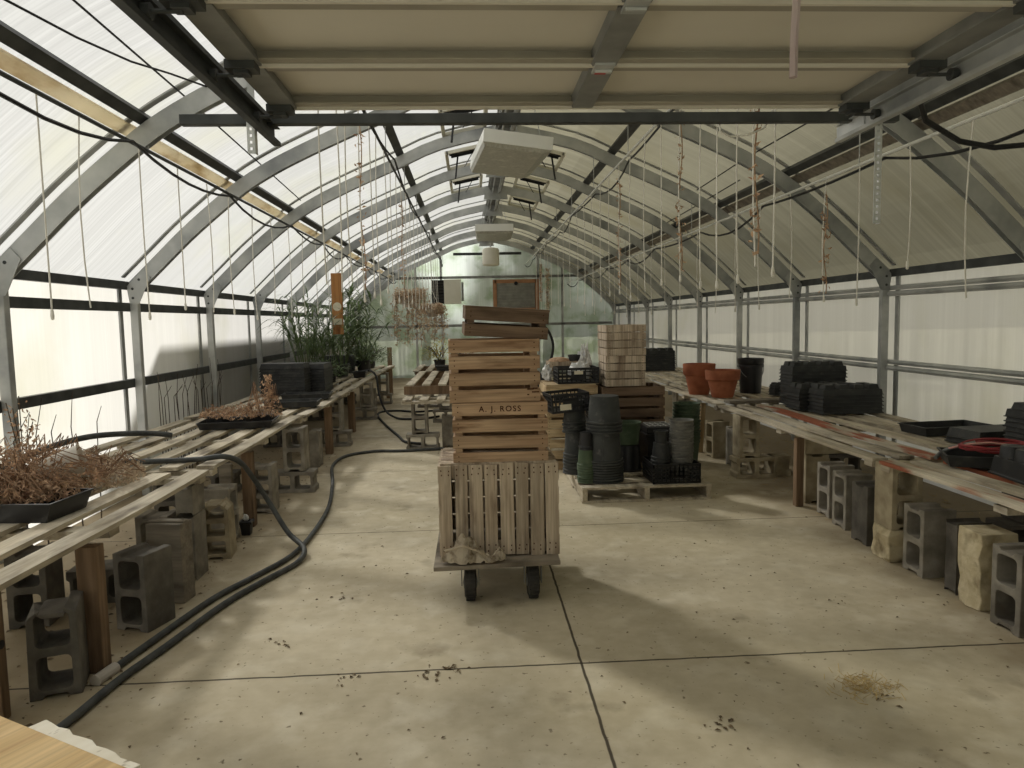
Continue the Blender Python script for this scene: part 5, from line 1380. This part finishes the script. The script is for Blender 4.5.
# orange board hanging from the low wire
t = thing('hanging_board', 'orange brown board hanging over the reeds with round sticker', 'board', (-1.93,10.6,1.36))
MB().box((0,0,0.44),(0.15,0.04,0.88)).build('board', M['orange'], t, bevel=0.004)
MB().lathe([(0,-.002),(.062,-.002),(.062,.001),(0,.001)], 20, (0,-0.0215,0.40), Matrix.Rotation(PI/2,3,'X')).build('round_sticker', M['sticker'], t, label='round cream sticker')
MB().box((0.0,-0.0215,0.185),(0.125,0.002,0.085)).build('square_sticker', M['sticker'], t, label='pale square sticker')
MB().tube([(0,0,0.88),(-0.03,0,1.2)], 0.005, 5).build('hanging_cord', M['string'], t)

# floor litter and straw
def scatter(name, m, n, area, size, label, seed, cat='litter', z=0.004, stick=False):
    rr = random.Random(seed); mb = MB()
    for i in range(n):
        x, y = area(rr)
        if stick:
            a = rr.uniform(0,PI); l = rr.uniform(.02,.06); mb.tube([(x,y,0.003),(x+l*math.cos(a),y+l*math.sin(a),0.004+rr.uniform(0,.012))], 0.0012, 4)
        else:
            s = size*rr.uniform(.3,1.2); a = rr.uniform(0,6)
            mb._add([(x+s*math.cos(a),y+s*math.sin(a),z*.4),(x-s*.5*math.sin(a),y+s*.5*math.cos(a),z+s*.2),(x-s*math.cos(a),y-s*math.sin(a),z*.4),(x+s*.5*math.sin(a),y-s*.5*math.cos(a),z+s*.15)], [(0,1,2,3)])
    o = mb.build(name, m); return tag(o, label, cat, kind='stuff')
scatter('leaf_litter', M['litter'], 300, lambda q: (q.uniform(-1.5,2.5), 1.4+7*q.random()**1.5), 0.010, 'specks of dry leaf strewn over the concrete floor', 1)
cl = [(-0.95,3.35),(-0.6,2.98),(-0.1,3.02),(-0.75,3.9),(1.9,3.6),(1.6,2.6),(0.9,2.5),(-0.2,2.97)]
scatter('leaf_litter', M['litter'], 90, lambda q: (lambda c: (c[0]+q.gauss(0,.035), c[1]+q.gauss(0,.03)))(q.choice(cl)), 0.013, 'small clumps of dry leaf on the concrete floor', 2)
scatter('leaf_litter', M['litter'], 900, lambda q: (q.uniform(-2.9,-1.55), q.uniform(2.4,9)), 0.016, 'dirt and dead leaves under the plant bench', 3)
scatter('straw_litter', M['straw'], 900, lambda q: (q.uniform(2.6,3.85), q.uniform(3,9)), 0.02, 'dirt and straw under the pot bench', 4, stick=True)
scatter('straw_litter', M['straw'], 150, lambda q: (1.55+q.gauss(0,.06), 2.70+q.gauss(0,.05)), 0.02, 'little patch of straw on the open concrete', 5, stick=True)

# trees beyond the end wall
def tree(x, y, h, rad, label, seed):
    rr = random.Random(seed); t = thing('tree', label, 'tree', (x,y,-0.16), group='trees beyond the end wall')
    MB().tube([(0,0,0),(0.1,0,h*.35),(0,0.1,h*.6)], 0.16, 8, r2=0.08).build('trunk', M['bark'], t)
    mb = MB()
    for i in range(2600):
        a, b = rr.uniform(0,2*PI), rr.uniform(-1,1); q = rr.random()**.4; s = math.sqrt(1-b*b)
        mb.leaf((rad*q*s*math.cos(a), rad*q*s*math.sin(a), h*.58+h*.42*q*b), rr.uniform(.14,.32), rr)
    mb.build('crown', M['barkleaf'], t)
tree(-1.6,25.2,8.6,2.2,'leafy tree beyond the end wall behind the hanging baskets', 1)
tree(2.6,25.0,9.2,2.2,'leafy tree beyond the end wall behind the louvred shutter', 2)
tree(6.9,25.6,7.6,2.2,'leafy tree beyond the end wall past the crate side', 3)
tree(-6.0,25.0,8.0,2.2,'leafy tree beyond the end wall near the reeds', 4)
tree(0.5,30.0,10.5,2.6,'tallest tree beyond the end wall under the ridge', 5)
for o in bpy.data.objects:
    if '_used' in o: del o['_used']
